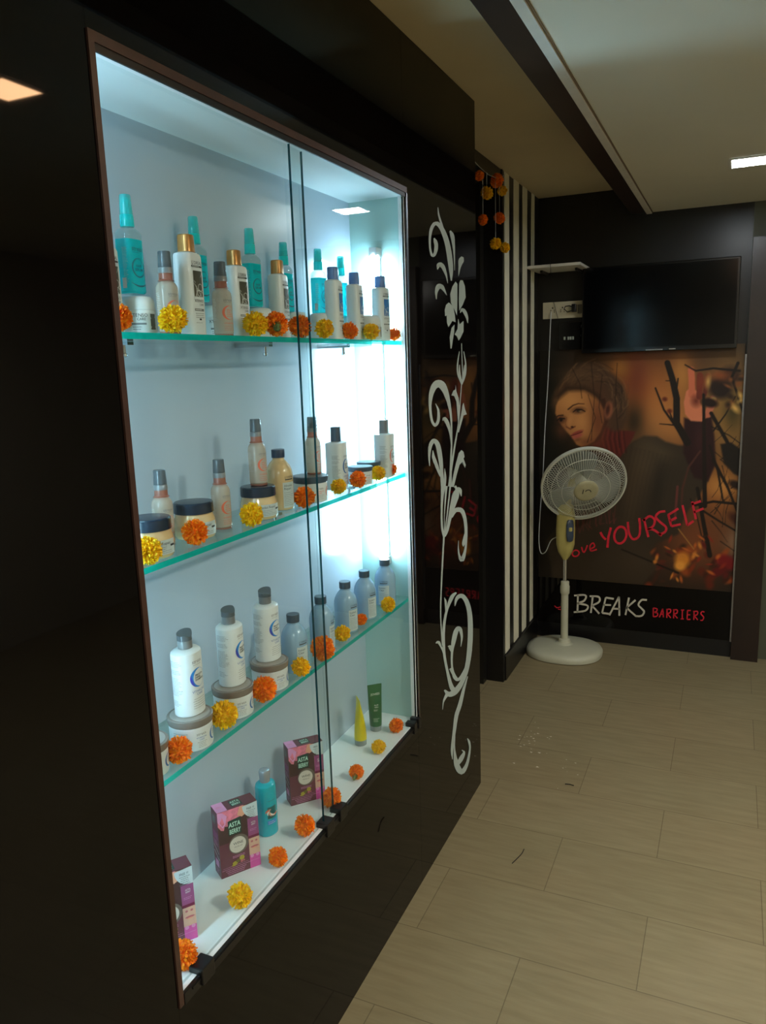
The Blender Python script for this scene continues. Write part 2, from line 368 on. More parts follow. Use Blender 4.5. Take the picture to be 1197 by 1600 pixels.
# glass shelves
for zt in (1.618, 1.262, .904):
    f = MB(); f.box(NB, FX - .019, NY0 + .001, NY1 - .001, zt - .010, zt); f.m[5] = 1
    o = f.build('glass_shelf', None, cab, mats=[M_shelf, M_shelfedge]); o.location = (.9, -1.5, 0)
    for yy in (.985, 1.40, 1.76):
        g = MB(); g.box(NB, NB + .085, yy - .007, yy + .007, zt - .0155, zt - .0103)
        g.tube([(NB + .07, yy, zt - .0105), (NB + .07, yy, zt - .028)], .0035, 10); g.loft([(zt - .0345, .003), (zt - .033, .0052), (zt - .029, .0052), (zt - .028, .003)], 12, NB + .07, yy)
        o = g.build('shelf_bracket', M_chrome, cab, smooth=35); o.location = (.9, -1.5, 0)
# light tube on the far niche wall
def tube_light(y, rz, z0, L, power, lab):
    tm = bpy.data.materials.new('tube_glow'); tm.use_nodes = True; b = tm.node_tree.nodes['Principled BSDF']
    b.inputs['Emission Color'].default_value = (.53, .80, 1.0, 1); b.inputs['Emission Strength'].default_value = power
    tb = empty('tube_light', (-.882, y, z0), rz); tag(tb, lab, 'light')
    boxo('housing', M_white_lam2, tb, -.009, .009, -.012, -.001, 0, L)
    f = MB(); f.loft([(.02, .006), (.024, .0125), (L - .02, .0125), (L - .016, .006)], 20, 0, -.026); f.build('tube', tm, tb, smooth=40)
    for z in (0, L - .022): boxo('end_cap', M_white_lam2, tb, -.011, .011, -.036, -.001, z, z + .022)
tube_light(NY1, 0, 1.0, .86, TUBE, 'vertical white light tube glowing on the far side wall of the display cabinet')
tube_light(NY0, PI, .62, 1.34, TUBE_NEAR, 'vertical light tube on the near side wall of the display cabinet, hidden by the frame')
# pale scroll-work vinyl on the end panel
DECAL = "s 21620,19040 21630,19010 21630,18990 21630,18970 21630,18940 21650,18920 21670,18890 21690,18860 21690,18830 21680,18790 21660,18740 21640,18690 21610,18650 21570,18630 21540,18600 21530,18600 21560,18600 21540,18600 21500,18630 21460,18670 21430,18720 21410,18780 21400,18850 21410,18930 21420,19000 21450,19080 21490,19150 21540,19230 21600,19290 21660,19340 21720,19380 21780,19410 21830,19430 21850,19430 21890,19430 21950,19420 22010,19410 22090,19380 22170,19350 22250,19300 22330,19240 22410,19180 22480,19110 22550,19040 22610,18960 22660,18870 22710,18770 22750,18670 22790,18580 22830,18500 22860,18420 22890,18350 22920,18280 22960,18210 22990,18140 23030,18070 23070,18000 21730,19070 21780,19050 21830,19040 21880,19030 21920,19010 21950,18980 21980,18950 21990,18910 21990,18860 21980,18810 21950,18750 21900,18700 21850,18650 21780,18600 21700,18560 21580,18530 21440,18530 21370,18550 21330,18590 21300,18640 21270,18690 21250,18760 21240,18830 21230,18910 21230,18980 21250,19060 21270,19140 21300,19210 21350,19280 21420,19350 21500,19400 21600,19460 21720,19500 21870,19530 22020,19550 22160,19540 22290,19530 22400,19490 22510,19450 22620,19400 22720,19340 22810,19280 22900,19210 22980,19130 23050,19040 23110,18950 23170,18840 23210,18740 23250,18640 23270,18560 23290,18480 23290,18400 23290,18330 23270,18250 23240,18170 23200,18090 23170,18010|s 22020,19940 22010,19890 22010,19840 22010,19790 22020,19740 22060,19680 22110,19630 22160,19570 22220,19520 22290,19460 22360,19390 22430,19330 22500,19280 22560,19240 22620,19210 22670,19180 22730,19150 22060,19950 22080,19900 22100,19860 22120,19810 22160,19770 22200,19720 22260,19670 22320,19610 22390,19560 22450,19500 22520,19430 22590,19370 22650,19320 22690,19270 22720,19230 22750,19200 22780,19160|s 23000,19420 23020,19390 23040,19360 23050,19330 23070,19300 23110,19250 23160,19190 23200,19120 23250,19050 23280,18980 23310,18910 23330,18830 23360,18750 23380,18650 23390,18550 23410,18440 23420,18330 23120,19460 23190,19450 23280,19430 23360,19410 23430,19370 23470,19310 23490,19240 23490,19160 23500,19080 23500,19010 23500,18930 23500,18850 23490,18760 23490,18670 23480,18560 23470,18450 23460,18340|s 24110,18820 24040,18790 23960,18760 23880,18730 23830,18690 23800,18640 23800,18590 23810,18540 23810,18480 23800,18420 23790,18340 23790,18270 23780,18200 24340,18810 24340,18780 24350,18750 24350,18730 24340,18690 24290,18650 24210,18610 24130,18550 24050,18490 23990,18430 23930,18350 23870,18270 23810,18200|s 21930,18220 22000,18260 22060,18300 22130,18330 22150,18320 22130,18310 22120,18310 22130,18310 22170,18310 22250,18290 22340,18240 22440,18190 22530,18140 22600,18090 22660,18030 22710,17960 22770,17900 21870,18220 21860,18260 21840,18300 21840,18340 21910,18390 22050,18430 22210,18450 22350,18440 22470,18410 22550,18370 22620,18310 22670,18240 22720,18180 22750,18110 22770,18040 22790,17970 22800,17910|s 21790,17380 21810,17440 21830,17490 21850,17540 21890,17590 21950,17630 22010,17670 22080,17700 22110,17710 22080,17700 22060,17700 22080,17700 22120,17700 22170,17700 22250,17680 22330,17660 22400,17640 22470,17620 22530,17590 22600,17570 22660,17550 21730,17380 21710,17430 21680,17480 21660,17530 21650,17580 21670,17640 21690,17690 21740,17740 21820,17790 21980,17830 22140,17840 22260,17830 22360,17820 22440,17790 22490,17750 22530,17710 22570,17680 22600,17650 22630,17620 22660,17590 22690,17550|s 24720,16810 24720,16860 24730,16910 24740,16950 24720,17000 24680,17060 24630,17110 24570,17160 24500,17190 24420,17220 24330,17240 24210,17250 24050,17240 23960,17200 23930,17160 23920,17130 23910,17100 24640,16810 24600,16850 24560,16890 24520,16930 24470,16970 24400,17010 24320,17050 24250,17090 24190,17120 24140,17140 24110,17150 24110,17150 24160,17160 24150,17170 24090,17150 24010,17120 23940,17090|s 23980,16160 23980,16020 23990,15890 23990,15750 24000,15620 24010,15490 24020,15370 24030,15240 24030,15140 24010,15070 23980,15010 23940,14960 23910,14890 23890,14810 23870,14730 23840,14630 23800,14500 23750,14310 23690,14090 23620,13860 23540,13660 23450,13480 23340,13320 23230,13170 23130,13010 23040,12870 22960,12720 22870,12580 22790,12430 22720,12270 22640,12110 22570,11950 22500,11790 24040,16160 24050,16020 24060,15890 24070,15750 24090,15620 24100,15490 24110,15360 24120,15240 24120,15140 24100,15060 24070,15000 24030,14950 24000,14880 23980,14810 23950,14720 23930,14620 23890,14490 23840,14310 23790,14080 23720,13850 23650,13650 23560,13470 23470,13300 23380,13140 23290,12990 23210,12840 23130,12690 23060,12550 22980,12400 22900,12240 22820,12080 22740,11920 22670,11760|s 23760,15910 23690,15810 23620,15710 23560,15610 23520,15520 23500,15440 23490,15360 23500,15280 23530,15210 23600,15120 23700,15040 23800,14960 23900,14870 23810,15900 23770,15800 23720,15700 23680,15600 23660,15510 23650,15430 23650,15360 23660,15290 23690,15210 23750,15130 23830,15050 23920,14970 24010,14880|s 24190,15900 24230,15800 24270,15700 24310,15600 24330,15510 24330,15420 24320,15330 24290,15250 24250,15170 24190,15090 24110,15020 24020,14950 23940,14870 24240,15910 24310,15810 24380,15710 24440,15600 24480,15510 24490,15410 24490,15320 24460,15240 24420,15160 24340,15080 24250,15000 24140,14930 24040,14860|s 23760,15490 23730,15420 23710,15350 23690,15280 23700,15200 23740,15130 23810,15060 23890,14980 23960,14910 23810,15490 23820,15420 23840,15340 23850,15280 23880,15210 23910,15140 23950,15060 23990,14990 24030,14910|s 24250,15480 24210,15420 24180,15350 24150,15290 24120,15230 24090,15160 24060,15090 24030,15020 23990,14950 24300,15480 24310,15410 24320,15350 24320,15280 24300,15220 24260,15150 24200,15080 24130,15010 24070,14940|s 21510,14400 21550,14340 21600,14290 21640,14230 21660,14180 21660,14110 21650,14030 21630,13960 21600,13900 21550,13860 21500,13830 21450,13820 21460,13820 21450,13820 21390,13850 21330,13890 21270,13960 21230,14040 21200,14150 21180,14270 21180,14370 21210,14460 21260,14550 21320,14630 21390,14700 21480,14760 21580,14820 21680,14850 21740,14860 21780,14860 21800,14860 21820,14860 21850,14850 21910,14830 22000,14790 22110,14730 22220,14660 22320,14570 22420,14480 22520,14380 22600,14270 22670,14170 22730,14070 22780,13950 22820,13830 22840,13670 22850,13500 22850,13320 22840,13150 22820,13020 22790,12890 22760,12760 22730,12600 22700,12420 22660,12210 22630,11990 22600,11770 21550,14400 21630,14350 21710,14300 21790,14240 21840,14180 21870,14100 21880,14010 21870,13930 21840,13870 21780,13810 21700,13770 21600,13740 21440,13730 21300,13770 21210,13820 21140,13880 21080,13950 21030,14050 21000,14160 20970,14280 20950,14380 20950,14480 20960,14580 20980,14670 21020,14760 21080,14830 21150,14910 21250,14970 21390,15030 21580,15070 21810,15080 22050,15060 22270,15010 22430,14940 22530,14860 22610,14780 22680,14690 22740,14600 22790,14490 22840,14380 22880,14280 22920,14170 22950,14060 22970,13950 22990,13820 22990,13660 22990,13480 22980,13310 22970,13140 22960,13000 22940,12870 22910,12740 22900,12580 22880,12390 22870,12180 22850,11950 22840,11730|s 22130,13850 22200,13860 22270,13870 22290,13860 22210,13860 22210,13850 22260,13820 22320,13780 22390,13730 22470,13660 22560,13580 22650,13480 22710,13390 22760,13290 22790,13190 22810,13090 22840,12990 22090,13860 22100,13890 22100,13920 22160,13950 22340,13950 22470,13910 22550,13870 22630,13810 22700,13750 22760,13670 22810,13580 22850,13480 22880,13380 22900,13280 22900,13180 22890,13080 22890,12980|s 20960,12630 20970,12700 20970,12780 20980,12850 21000,12920 21030,13000 21070,13080 21130,13150 21180,13200 21250,13240 21310,13260 21350,13260 21350,13260 21330,13260 21360,13250 21410,13210 21460,13170 21500,13100 21540,13020 21580,12930 21620,12840 21660,12750 21700,12660 21730,12560 21770,12450 21790,12320 21810,12180 21830,12030 21850,11890 20900,12640 20880,12710 20850,12790 20830,12870 20820,12950 20820,13030 20840,13120 20860,13200 20910,13270 20970,13320 21060,13360 21180,13390 21350,13390 21530,13350 21660,13300 21760,13240 21840,13170 21900,13090 21950,13000 21990,12910 22020,12810 22050,12720 22060,12630 22070,12530 22080,12410 22100,12280 22120,12140 22150,11990 22170,11840|s 21190,13060 21170,13010 21150,12960 21130,12910 21140,12840 21190,12770 21250,12690 21330,12620 21400,12540 21490,12460 21570,12370 21670,12280 21760,12200 21240,13060 21280,13000 21320,12950 21360,12890 21410,12830 21470,12770 21530,12700 21600,12620 21670,12540 21730,12450 21790,12370 21850,12280 21910,12190|s 22200,12390 22190,12320 22180,12260 22170,12190 22150,12120 22130,12050 22100,11980 22070,11910 22040,11840 22230,12390 22260,12320 22300,12240 22330,12170 22350,12090 22340,12020 22320,11940 22290,11870 22260,11800|s 21860,11910 21850,11820 21840,11740 21840,11650 21830,11550 21820,11430 21800,11290 21800,11150 21790,11030 21780,10920 21780,10810 21780,10710 21790,10610 21820,10520 21860,10440 21910,10360 21950,10290 22260,11830 22210,11750 22160,11680 22100,11600 22060,11500 22020,11390 21980,11260 21960,11120 21940,11000 21940,10890 21950,10780 21960,10680 21990,10580 22040,10490 22090,10410 22150,10340 22210,10250|s 22220,11850 22210,11760 22200,11680 22190,11590 22170,11490 22150,11370 22130,11240 22100,11110 22080,10970 22070,10840 22070,10710 22060,10580 22060,10440 22460,11800 22420,11720 22390,11640 22360,11560 22320,11460 22280,11340 22230,11220 22190,11090 22150,10960 22130,10830 22130,10700 22130,10560 22120,10430|s 22630,11780 22580,11640 22530,11490 22470,11350 22420,11210 22360,11060 22300,10910 22240,10780 22190,10660 22150,10560 22110,10490 22070,10430 22040,10360 22770,11750 22710,11610 22660,11470 22600,11320 22540,11180 22480,11040 22410,10890 22350,10750 22290,10630 22250,10540 22210,10470 22170,10400 22140,10330|s 23030,11690 23090,11660 23150,11630 23180,11600 23190,11580 23140,11560 23070,11550 22980,11520 22900,11480 22830,11410 22760,11320 22690,11220 22630,11130 22570,11040 22530,10960 22490,10880 22440,10790 22390,10710 22340,10620 22280,10550 22220,10480 22160,10430 22100,10400 22040,10370 21980,10330 23240,11710 23290,11680 23340,11640 23400,11600 23440,11550 23490,11500 23530,11440 23550,11380 23540,11320 23470,11240 23350,11160 23230,11080 23110,11000 23020,10930 22920,10850 22840,10780 22760,10710 22680,10630 22620,10550 22550,10470 22490,10400 22410,10350 22340,10310 22260,10280 22190,10250|s 23810,11260 23820,11310 23830,11370 23840,11430 23810,11480 23720,11540 23610,11580 23520,11600 23450,11620 23750,11260 23670,11330 23590,11390 23520,11450 23460,11480 23430,11500 23410,11520 23360,11550 23300,11580|s 22860,10720 22980,10760 23090,10800 23200,10820 23280,10830 23350,10820 23450,10800 23550,10780 23610,10760 23680,10720 23770,10660 23850,10570 23930,10480 23980,10380 24020,10260 24050,10140 24060,10020 24070,9870 24080,9720 24060,9570 24020,9450 23930,9360 23800,9280 23670,9220 23610,9210 23780,9170 23770,9170 23680,9230 23600,9300 23550,9360 23510,9430 23480,9510 23450,9580 23440,9650 23440,9710 23450,9780 23450,9850 22770,10760 22810,10810 22840,10880 22900,10940 23030,10980 23230,10980 23450,10950 23690,10900 23910,10820 24060,10730 24150,10630 24220,10540 24280,10440 24320,10330 24360,10210 24380,10080 24380,9950 24370,9810 24340,9660 24310,9510 24260,9390 24200,9270 24130,9160 24050,9080 23930,9030 23600,9100 23470,9190 23430,9260 23400,9330 23370,9390 23350,9460 23340,9540 23340,9600 23350,9670 23370,9730 23390,9790 23410,9850|s 24100,10010 24020,9930 23920,9850 23840,9770 23790,9700 23780,9650 23810,9610 23840,9580 23870,9550 24220,9980 24190,9880 24170,9780 24140,9680 24100,9610 24070,9570 24020,9560 23980,9550 23930,9530|s 21960,10320 21920,10130 21880,9940 21840,9750 21800,9550 21760,9330 21710,9090 21660,8860 21630,8630 21600,8420 21570,8220 21560,8020 21560,7800 21570,7580 21600,7350 21630,7110 21660,6870 22110,10280 22070,10090 22020,9910 21980,9710 21940,9510 21890,9290 21840,9060 21790,8820 21740,8600 21710,8390 21680,8190 21660,7980 21660,7770 21680,7550 21710,7310 21760,7070 21800,6830|s 23080,8200 22950,8220 22820,8240 22670,8240 22540,8230 22420,8180 22310,8110 22210,8030 22120,7950 22030,7870 21950,7790 21880,7700 21820,7600 21780,7500 21740,7390 21720,7270 21710,7140 21710,6990 21710,6820 21730,6650 21760,6490 21810,6340 21870,6190 21930,6040 22000,5890 22060,5730 22130,5560 22200,5400 22270,5250 22350,5130 22450,5030 22530,4960 22600,4880 23170,8140 23080,8120 23000,8110 22930,8100 22850,8070 22730,8030 22590,7980 22450,7920 22330,7860 22240,7780 22170,7700 22110,7610 22060,7510 22020,7410 21990,7300 21960,7180 21950,7050 21950,6910 21960,6740 21970,6570 22000,6410 22050,6260 22100,6120 22170,5970 22240,5810 22330,5640 22440,5460 22540,5290 22650,5150 22740,5050 22830,4980 22930,4910 23050,4820|s 21970,8350 21970,8300 21980,8250 21980,8210 21990,8160 22000,8090 22010,8020 22020,7950 22030,7870 22000,8340 22050,8280 22120,8230 22170,8160 22200,8100 22190,8030 22170,7970 22130,7910 22100,7850|s 22980,7750 23060,7790 23130,7840 23210,7870 23290,7890 23380,7890 23480,7880 23560,7860 23600,7850 23650,7830 23730,7780 23820,7710 23910,7630 24000,7530 24090,7410 24170,7270 24230,7130 24260,6990 24280,6840 24290,6680 24280,6520 24270,6350 24240,6170 24200,5990 24150,5820 24100,5670 24030,5510 23950,5380 23860,5260 23750,5170 23630,5100 23500,5040 23360,5000 23200,4980 23010,4970 22840,4970 22680,4980 22560,5000 22440,5020 22360,5040 22310,5050 22260,5070 22150,5130 22020,5220 21880,5310 22930,7770 22940,7840 22940,7910 22960,7970 23020,8020 23130,8050 23280,8050 23460,8030 23680,7970 23880,7890 24060,7790 24210,7680 24350,7570 24470,7440 24580,7300 24670,7150 24740,7000 24800,6840 24830,6670 24850,6500 24850,6330 24840,6150 24820,5960 24770,5770 24720,5600 24640,5440 24550,5290 24450,5160 24340,5040 24210,4940 24080,4870 23930,4810 23780,4760 23620,4710 23440,4680 23260,4670 23070,4670 22870,4700 22660,4750 22440,4820 22210,4920 22020,5050 21910,5150 21840,5240 21770,5320|s 21970,5180 21890,5140 21800,5110 21720,5070 21660,5030 21630,4960 21620,4890 21610,4820 21600,4740 22310,4960 22170,4960 22030,4970 21910,4960 21810,4940 21740,4910 21700,4850 21670,4790 21630,4730|s 23530,6160 23590,6230 23650,6290 23710,6360 23740,6440 23730,6530 23710,6630 23670,6720 23590,6810 23400,6920 23180,6990 23010,7010 22890,6990 22790,6960 22710,6900 22650,6830 22590,6750 22550,6670 22520,6570 22500,6470 22490,6360 22470,6240 22460,6100 22470,5970 22480,5840 22500,5720 22540,5600 22600,5480 22680,5370 22800,5270 22960,5160 23170,5070 23370,5020 23530,5020 23670,5040 23810,5090 23930,5130 24020,5180 24090,5240 24160,5310 24230,5370 23470,6180 23490,6270 23500,6350 23510,6430 23500,6520 23460,6610 23400,6710 23330,6790 23280,6840 23310,6810 23350,6800 23330,6790 23280,6790 23230,6760 23160,6700 23100,6640 23030,6570 22950,6500 22860,6430 22780,6360 22720,6270 22690,6160 22660,6030 22660,5900 22680,5770 22740,5640 22820,5510 22920,5400 23010,5310 23080,5250 23120,5210 23140,5190 23190,5180 23300,5170 23440,5180 23590,5210 23730,5240 23840,5270 23940,5320 24040,5360 24150,5410|s 22210,6640 22260,6600 22300,6570 22280,6560 22280,6560 22320,6520 22390,6450 22470,6370 22550,6290 22220,6650 22280,6640 22350,6630 22470,6590 22580,6520 22640,6450 22660,6380 22680,6320 22690,6260|s 22310,5800 22370,5770 22430,5740 22400,5740 22370,5750 22410,5710 22470,5640 22550,5560 22630,5480 22300,5830 22330,5830 22380,5830 22500,5800 22630,5720 22700,5650 22740,5570 22770,5500 22800,5430|s 21130,7130 21200,7100 21280,7080 21310,7070 21280,7070 21300,7060 21350,7020 21410,6970 21480,6900 21560,6810 21640,6720 21710,6620 21780,6510 21840,6400 21880,6280 21920,6160 21970,6040 21100,7150 21140,7160 21190,7170 21270,7160 21410,7110 21500,7050 21550,6990 21590,6930 21630,6870 21700,6790 21780,6690 21850,6580 21920,6480 21960,6360 21990,6250 22010,6130 22040,6010|s 24140,4860 24000,4800 23860,4740 23720,4680 23590,4610 23470,4530 23350,4440 23230,4350 23120,4270 23020,4210 22920,4160 22820,4110 22740,4030 22680,3940 22630,3820 22590,3700 22540,3580 22480,3440 22410,3290 22350,3150 22310,3010 22320,2900 22350,2790 22400,2700 22440,2600 24240,4810 24150,4730 24060,4640 23970,4550 23880,4460 23800,4360 23710,4260 23610,4150 23520,4060 23410,3990 23310,3940 23210,3890 23130,3830 23060,3740 22990,3640 22930,3530 22860,3410 22780,3280 22700,3140 22630,3000 22570,2880 22540,2790 22520,2710 22510,2640 22490,2570|s 22700,3500 22670,3340 22640,3180 22620,3020 22600,2860 22590,2720 22580,2570 22590,2420 22630,2270 22730,2120 22860,1950 23050,1770 23370,1550 23680,1440 23860,1430 24000,1460 24120,1510 24230,1590 24320,1710 24400,1830 24440,1950 24460,2040 24450,2120 24420,2200 24390,2280 24340,2350 24270,2420 24200,2480 24130,2540 22810,3440 22790,3280 22770,3120 22750,2950 22770,2780 22840,2600 22930,2410 23050,2220 23150,2060 23260,1920 23360,1800 23430,1720 23380,1750 23360,1750 23480,1720 23640,1710 23790,1720 23930,1770 24060,1860 24160,1960 24230,2060 24250,2140 24220,2230 24180,2310 24140,2380 24110,2430 24090,2480 24060,2530 24020,2580|s 23080,2040 23210,2030 23360,2010 23490,2000 23600,2010 23690,2030 23750,2060 23800,2100 23810,2160 23750,2240 23650,2310 23550,2380 23470,2430 22820,2240 22910,2250 23010,2270 23100,2290 23190,2300 23300,2300 23410,2290 23510,2280 23560,2280 23580,2290 23550,2320 23480,2380 23420,2430|p 23490,18010 23180,17840 22970,17610 23020,17350 23280,17210 23580,17000 23640,17490 23660,17950|p 23970,18090 23840,17990 23780,17500 23800,17150 24170,17360 24470,17600 24410,17930 24200,18100|p 22830,17350 22580,17270 22440,17110 22480,16930 22610,16960 22630,16750 22760,16620 23130,16820 23440,16790 23380,16990 23240,17260|p 23330,16720 23040,16610 22860,16330 22920,15990 23020,15990 23140,16230 23290,16500|p 23690,16910 23820,16740 24220,16860 24210,16530 23890,16320 23710,16240 23540,16370 23330,16420 23600,16590|p 23350,14880 23410,14680 23630,14450 23710,14160 23650,13760 23540,13600 23480,13950 23400,14350 23190,14540 22940,14570 23120,14710 23310,14730|p 24110,14280 24250,14070 24440,13880 24100,13870 23870,13630 23600,13360 23490,13390 23730,13760 23880,13980 24000,14200|p 24050,12690 23830,12770 23550,12700 23270,12420 22990,12060 22770,11730 23030,11690 23350,12060 23630,12320 23910,12370 24180,12140 24260,12230 24040,12470 24150,12510"
def strips(data, fn, mb):
    for part in data.split('|'):
        k, *pp = part.split(' '); pts = [tuple(int(x) / 1e4 for x in q.split(',')) for q in pp]
        if k == 'p': mb.poly([fn(*p) for p in pts][::-1])
        else:
            n = len(pts) // 2
            for i in range(n - 1): mb.poly([fn(*pts[i]), fn(*pts[i + 1]), fn(*pts[n + i + 1]), fn(*pts[n + i])])
mb = MB()
for i, part in enumerate(DECAL.split('|')): strips(part, lambda y, z: (FX + .0006 + i * 2e-5, y, z), mb)
o = mb.build('floral_scroll_sticker', M_vinyl, cab); o.location = (.9, -1.5, 0); o['label'] = 'pale grey floral scroll sticker'

# ================================================================ PRODUCTS
K_teal = glassy('teal_serum', (.2, .95, .95), diffuse=(14, 232, 238), dfac=.75, ior=1.4)
K_tealcap = glassy('teal_cap', (.35, .95, .95), diffuse=(30, 236, 236), dfac=.85, ior=1.4)
K_clear = glassy('clear_plastic', (.85, .93, .93), diffuse=(200, 220, 220), dfac=.25, ior=1.4)
K_over = glassy('clear_overcap', (.55, .93, .93), diffuse=(110, 238, 238), dfac=.35, ior=1.4)
K_tprint = mat('teal_print', (8, 96, 110), rough=.5)
K_pearl = glassy('pearl_serum', (.9, .85, .78), diffuse=(222, 208, 192), dfac=.75, ior=1.4)
K_peach = glassy('peach_plastic', (.85, .45, .35), diffuse=(206, 142, 122), dfac=.65, ior=1.4)
K_greycap = glassy('smoky_cap', (.5, .52, .54), diffuse=(134, 140, 144), dfac=.6, ior=1.45)
K_white = mat('white_bottle', (228, 232, 233), rough=.28, spec=.5, var=.02, sub=.15)
K_whitej = mat('white_jar_plastic', (222, 226, 224), rough=.35, var=.02, sub=.15)
K_gold = mat('copper_gold_cap', (190, 132, 72), rough=.32, metal=.55, var=.08)
K_blue = mat('blue_cap', (96, 126, 182), rough=.3, var=.06)
K_navy = mat('navy_lid', (34, 46, 62), rough=.25, var=.08)
K_navyc = mat('navy_cap', (36, 54, 84), rough=.3, var=.08)
K_cream = mat('cream_conditioner', (222, 190, 142), rough=.2, spec=.6, var=.03, coat=.6)
K_lightblue = mat('pale_blue_bottle', (150, 184, 212), rough=.22, var=.03, coat=.3, sub=.1)
K_slate = mat('slate_cap', (62, 78, 94), rough=.35, var=.05)
K_label = mat('pale_label', (198, 210, 212), rough=.5, var=.02)
K_ink = mat('ink', (52, 56, 60), rough=.6)
K_inkl = mat('grey_ink', (120, 124, 124), rough=.6)
K_silver = mat('dark_silver_print', (92, 88, 74), rough=.3, metal=.4, var=.1)
K_bluep = mat('blue_print', (40, 108, 178), rough=.4)
K_cya = mat('bright_blue_print', (40, 136, 214), rough=.4)
K_vio = mat('violet_blue_print', (66, 74, 190), rough=.4)
K_orp = mat('coral_print', (226, 108, 78), rough=.5)
K_wh = mat('white_print', (226, 228, 224), rough=.5)
K_lid = mat('taupe_lid', (128, 118, 110), rough=.25, spec=.5, var=.05)
K_lid2 = mat('taupe_lid_top', (158, 150, 142), rough=.3, var=.04)
K_bcap = mat('grey_flip_cap', (122, 122, 122), rough=.28, var=.06)
K_tealc = mat('aqua_conditioner_bottle', (10, 176, 196), rough=.25, var=.03, coat=.4)
K_silcap = mat('silver_cap', (172, 178, 186), rough=.25, metal=.5, var=.04)
K_yel = mat('yellow_tube_plastic', (226, 204, 20), rough=.3, var=.03)
K_grn = mat('green_tube_plastic', (34, 96, 58), rough=.35, var=.05)
K_frost = glassy('frosted_cap', (.85, .9, .9), diffuse=(205, 214, 214), dfac=.6)
K_wine = mat('maroon_card', (104, 52, 66), rough=.35, var=.05)
K_wined = mat('dark_maroon_card', (70, 44, 46), rough=.35, var=.05)
K_pink = mat('pink_card', (222, 150, 196), rough=.4)
K_hot = mat('magenta_card', (214, 84, 164), rough=.4)
K_mauve = mat('mauve_card', (150, 78, 122), rough=.4)
K_plum = mat('plum_card', (112, 30, 66), rough=.4)
K_petal = mat('rose_pink_print', (224, 120, 140), rough=.4, var=.2, scale=90)
K_peachp = mat('peach_print', (226, 160, 130), rough=.4)
K_skin = mat('skin_tone_print', (214, 172, 150), rough=.45, var=.05, scale=60)
K_lip = mat('lip_print', (186, 100, 110), rough=.45)
K_green = mat('emerald_badge', (22, 60, 52), rough=.4)
K_mint = mat('mint_lettering', (190, 232, 214), rough=.4)
K_steel = mat('ring_print', (110, 100, 92), rough=.3)
K_disc = mat('ivory_disc_print', (214, 206, 194), rough=.4)
K_grape = mat('olive_yellow_print', (170, 154, 50), rough=.5)

def loft_part(name, m, parent, prof, n=36, sm=35): f = MB(); f.loft(prof, n); return f.build(name, m, parent, smooth=sm)

# ---- teal hair serum spray
def serum():
    t = empty('serum_bottle', (0, 0, 0)); tag(t, '', 'bottle', 'teal serum sprays on the top shelf')
    loft_part('bottle', K_teal, t, [(0, .0125, .0185, 4), (.0025, .0148, .0208, 4), (.004, .015, .021, 4), (.082, .015, .021, 4), (.084, .0150, .021, 4)])
    loft_part('shoulder', K_clear, t, [(.0842, .015, .021, 4), (.093, .015, .021, 4), (.098, .0135, .0185, 3), (.102, .0105, .0125, 2.4), (.104, .0095, .0095), (.107, .0095, .0095)])
    c = loft_part('pump_collar', K_tealcap, t, [(.104, .0098), (.1045, .0112), (.121, .0108), (.1225, .0102)])
    loft_part('nozzle', K_tealcap, t, [(.1227, .0085), (.137, .0078), (.147, .0068), (.149, .005)])
    loft_part('overcap', K_over, t, [(.1228, .0102), (.124, .0104), (.151, .0090), (.153, .0080)])
    d = Deco()
    d.text('streax', 0, .066, .0105, K_tprint, bold=.0001)
    d.rows(-.012, .012, .0635, 1, .002, .0007, K_tprint, 3)
    d.crescent(0, .040, .0155, .0018, PI * .35, PI * 2.2, K_tprint, thin=.4)
    d.crescent(0, .040, .0135, .0006, 0, 2 * PI, K_tprint, thin=.9)
    d.text('HAIR', 0, .041, .0062, K_tprint, bold=.0001); d.text('SERUM', 0, .035, .0062, K_tprint, bold=.0001)
    d.crescent(0, .040, .030, .0028, PI * 1.28, PI * 1.72, K_tprint)
    d.rows(-.03, -.021, .07, 26, .0022, .0006, K_wh, 5)
    d.rect(-.0335, .008, -.026, .024, K_wh)
    deco_obj('label', d.wrap(.015, .021, 4), t)
    return t
# ---- pearl and peach spray
def spray():
    t = empty('spray_bottle', (0, 0, 0)); tag(t, '', 'bottle', 'clear peach serum sprays')
    loft_part('bottle', K_pearl, t, [(.004, .0160), (.006, .0178), (.070, .0180), (.077, .0172), (.082, .0145), (.0855, .0105), (.088, .0100)])
    loft_part('base', K_peach, t, [(0, .0150), (.001, .0172), (.0039, .0172)])
    loft_part('neck_ring', K_peach, t, [(.0858, .0142), (.087, .0128), (.0885, .0115), (.098, .0112)])
    loft_part('collar', K_bcap, t, [(.0982, .0122), (.106, .0118), (.107, .0112)])
    loft_part('nozzle', K_bcap, t, [(.1072, .0060), (.122, .0052), (.127, .004)])
    loft_part('overcap', K_greycap, t, [(.1072, .0112), (.108, .0114), (.131, .0104), (.1325, .0095)])
    d = Deco()
    d.text('streax', 0, .062, .0075, K_inkl); d.rows(-.008, .008, .060, 1, .002, .0005, K_inkl, 2)
    d.crescent(0, .042, .0125, .0045, PI * .45, PI * 1.55, K_orp); d.crescent(0, .042, .0125, .0006, -PI * .55, PI * .45, K_orp, thin=.8)
    d.rows(-.004, .008, .046, 4, .0036, .0012, K_orp, 8); d.text('VITARICHE', 0, .022, .0042, K_orp); d.rows(-.010, .010, .018, 3, .0035, .0006, K_orp, 4)
    d.rows(-.034, -.022, .066, 14, .0028, .0006, K_wh, 9)
    deco_obj('label', d.wrap(.018, az=-.3), t)
    return t
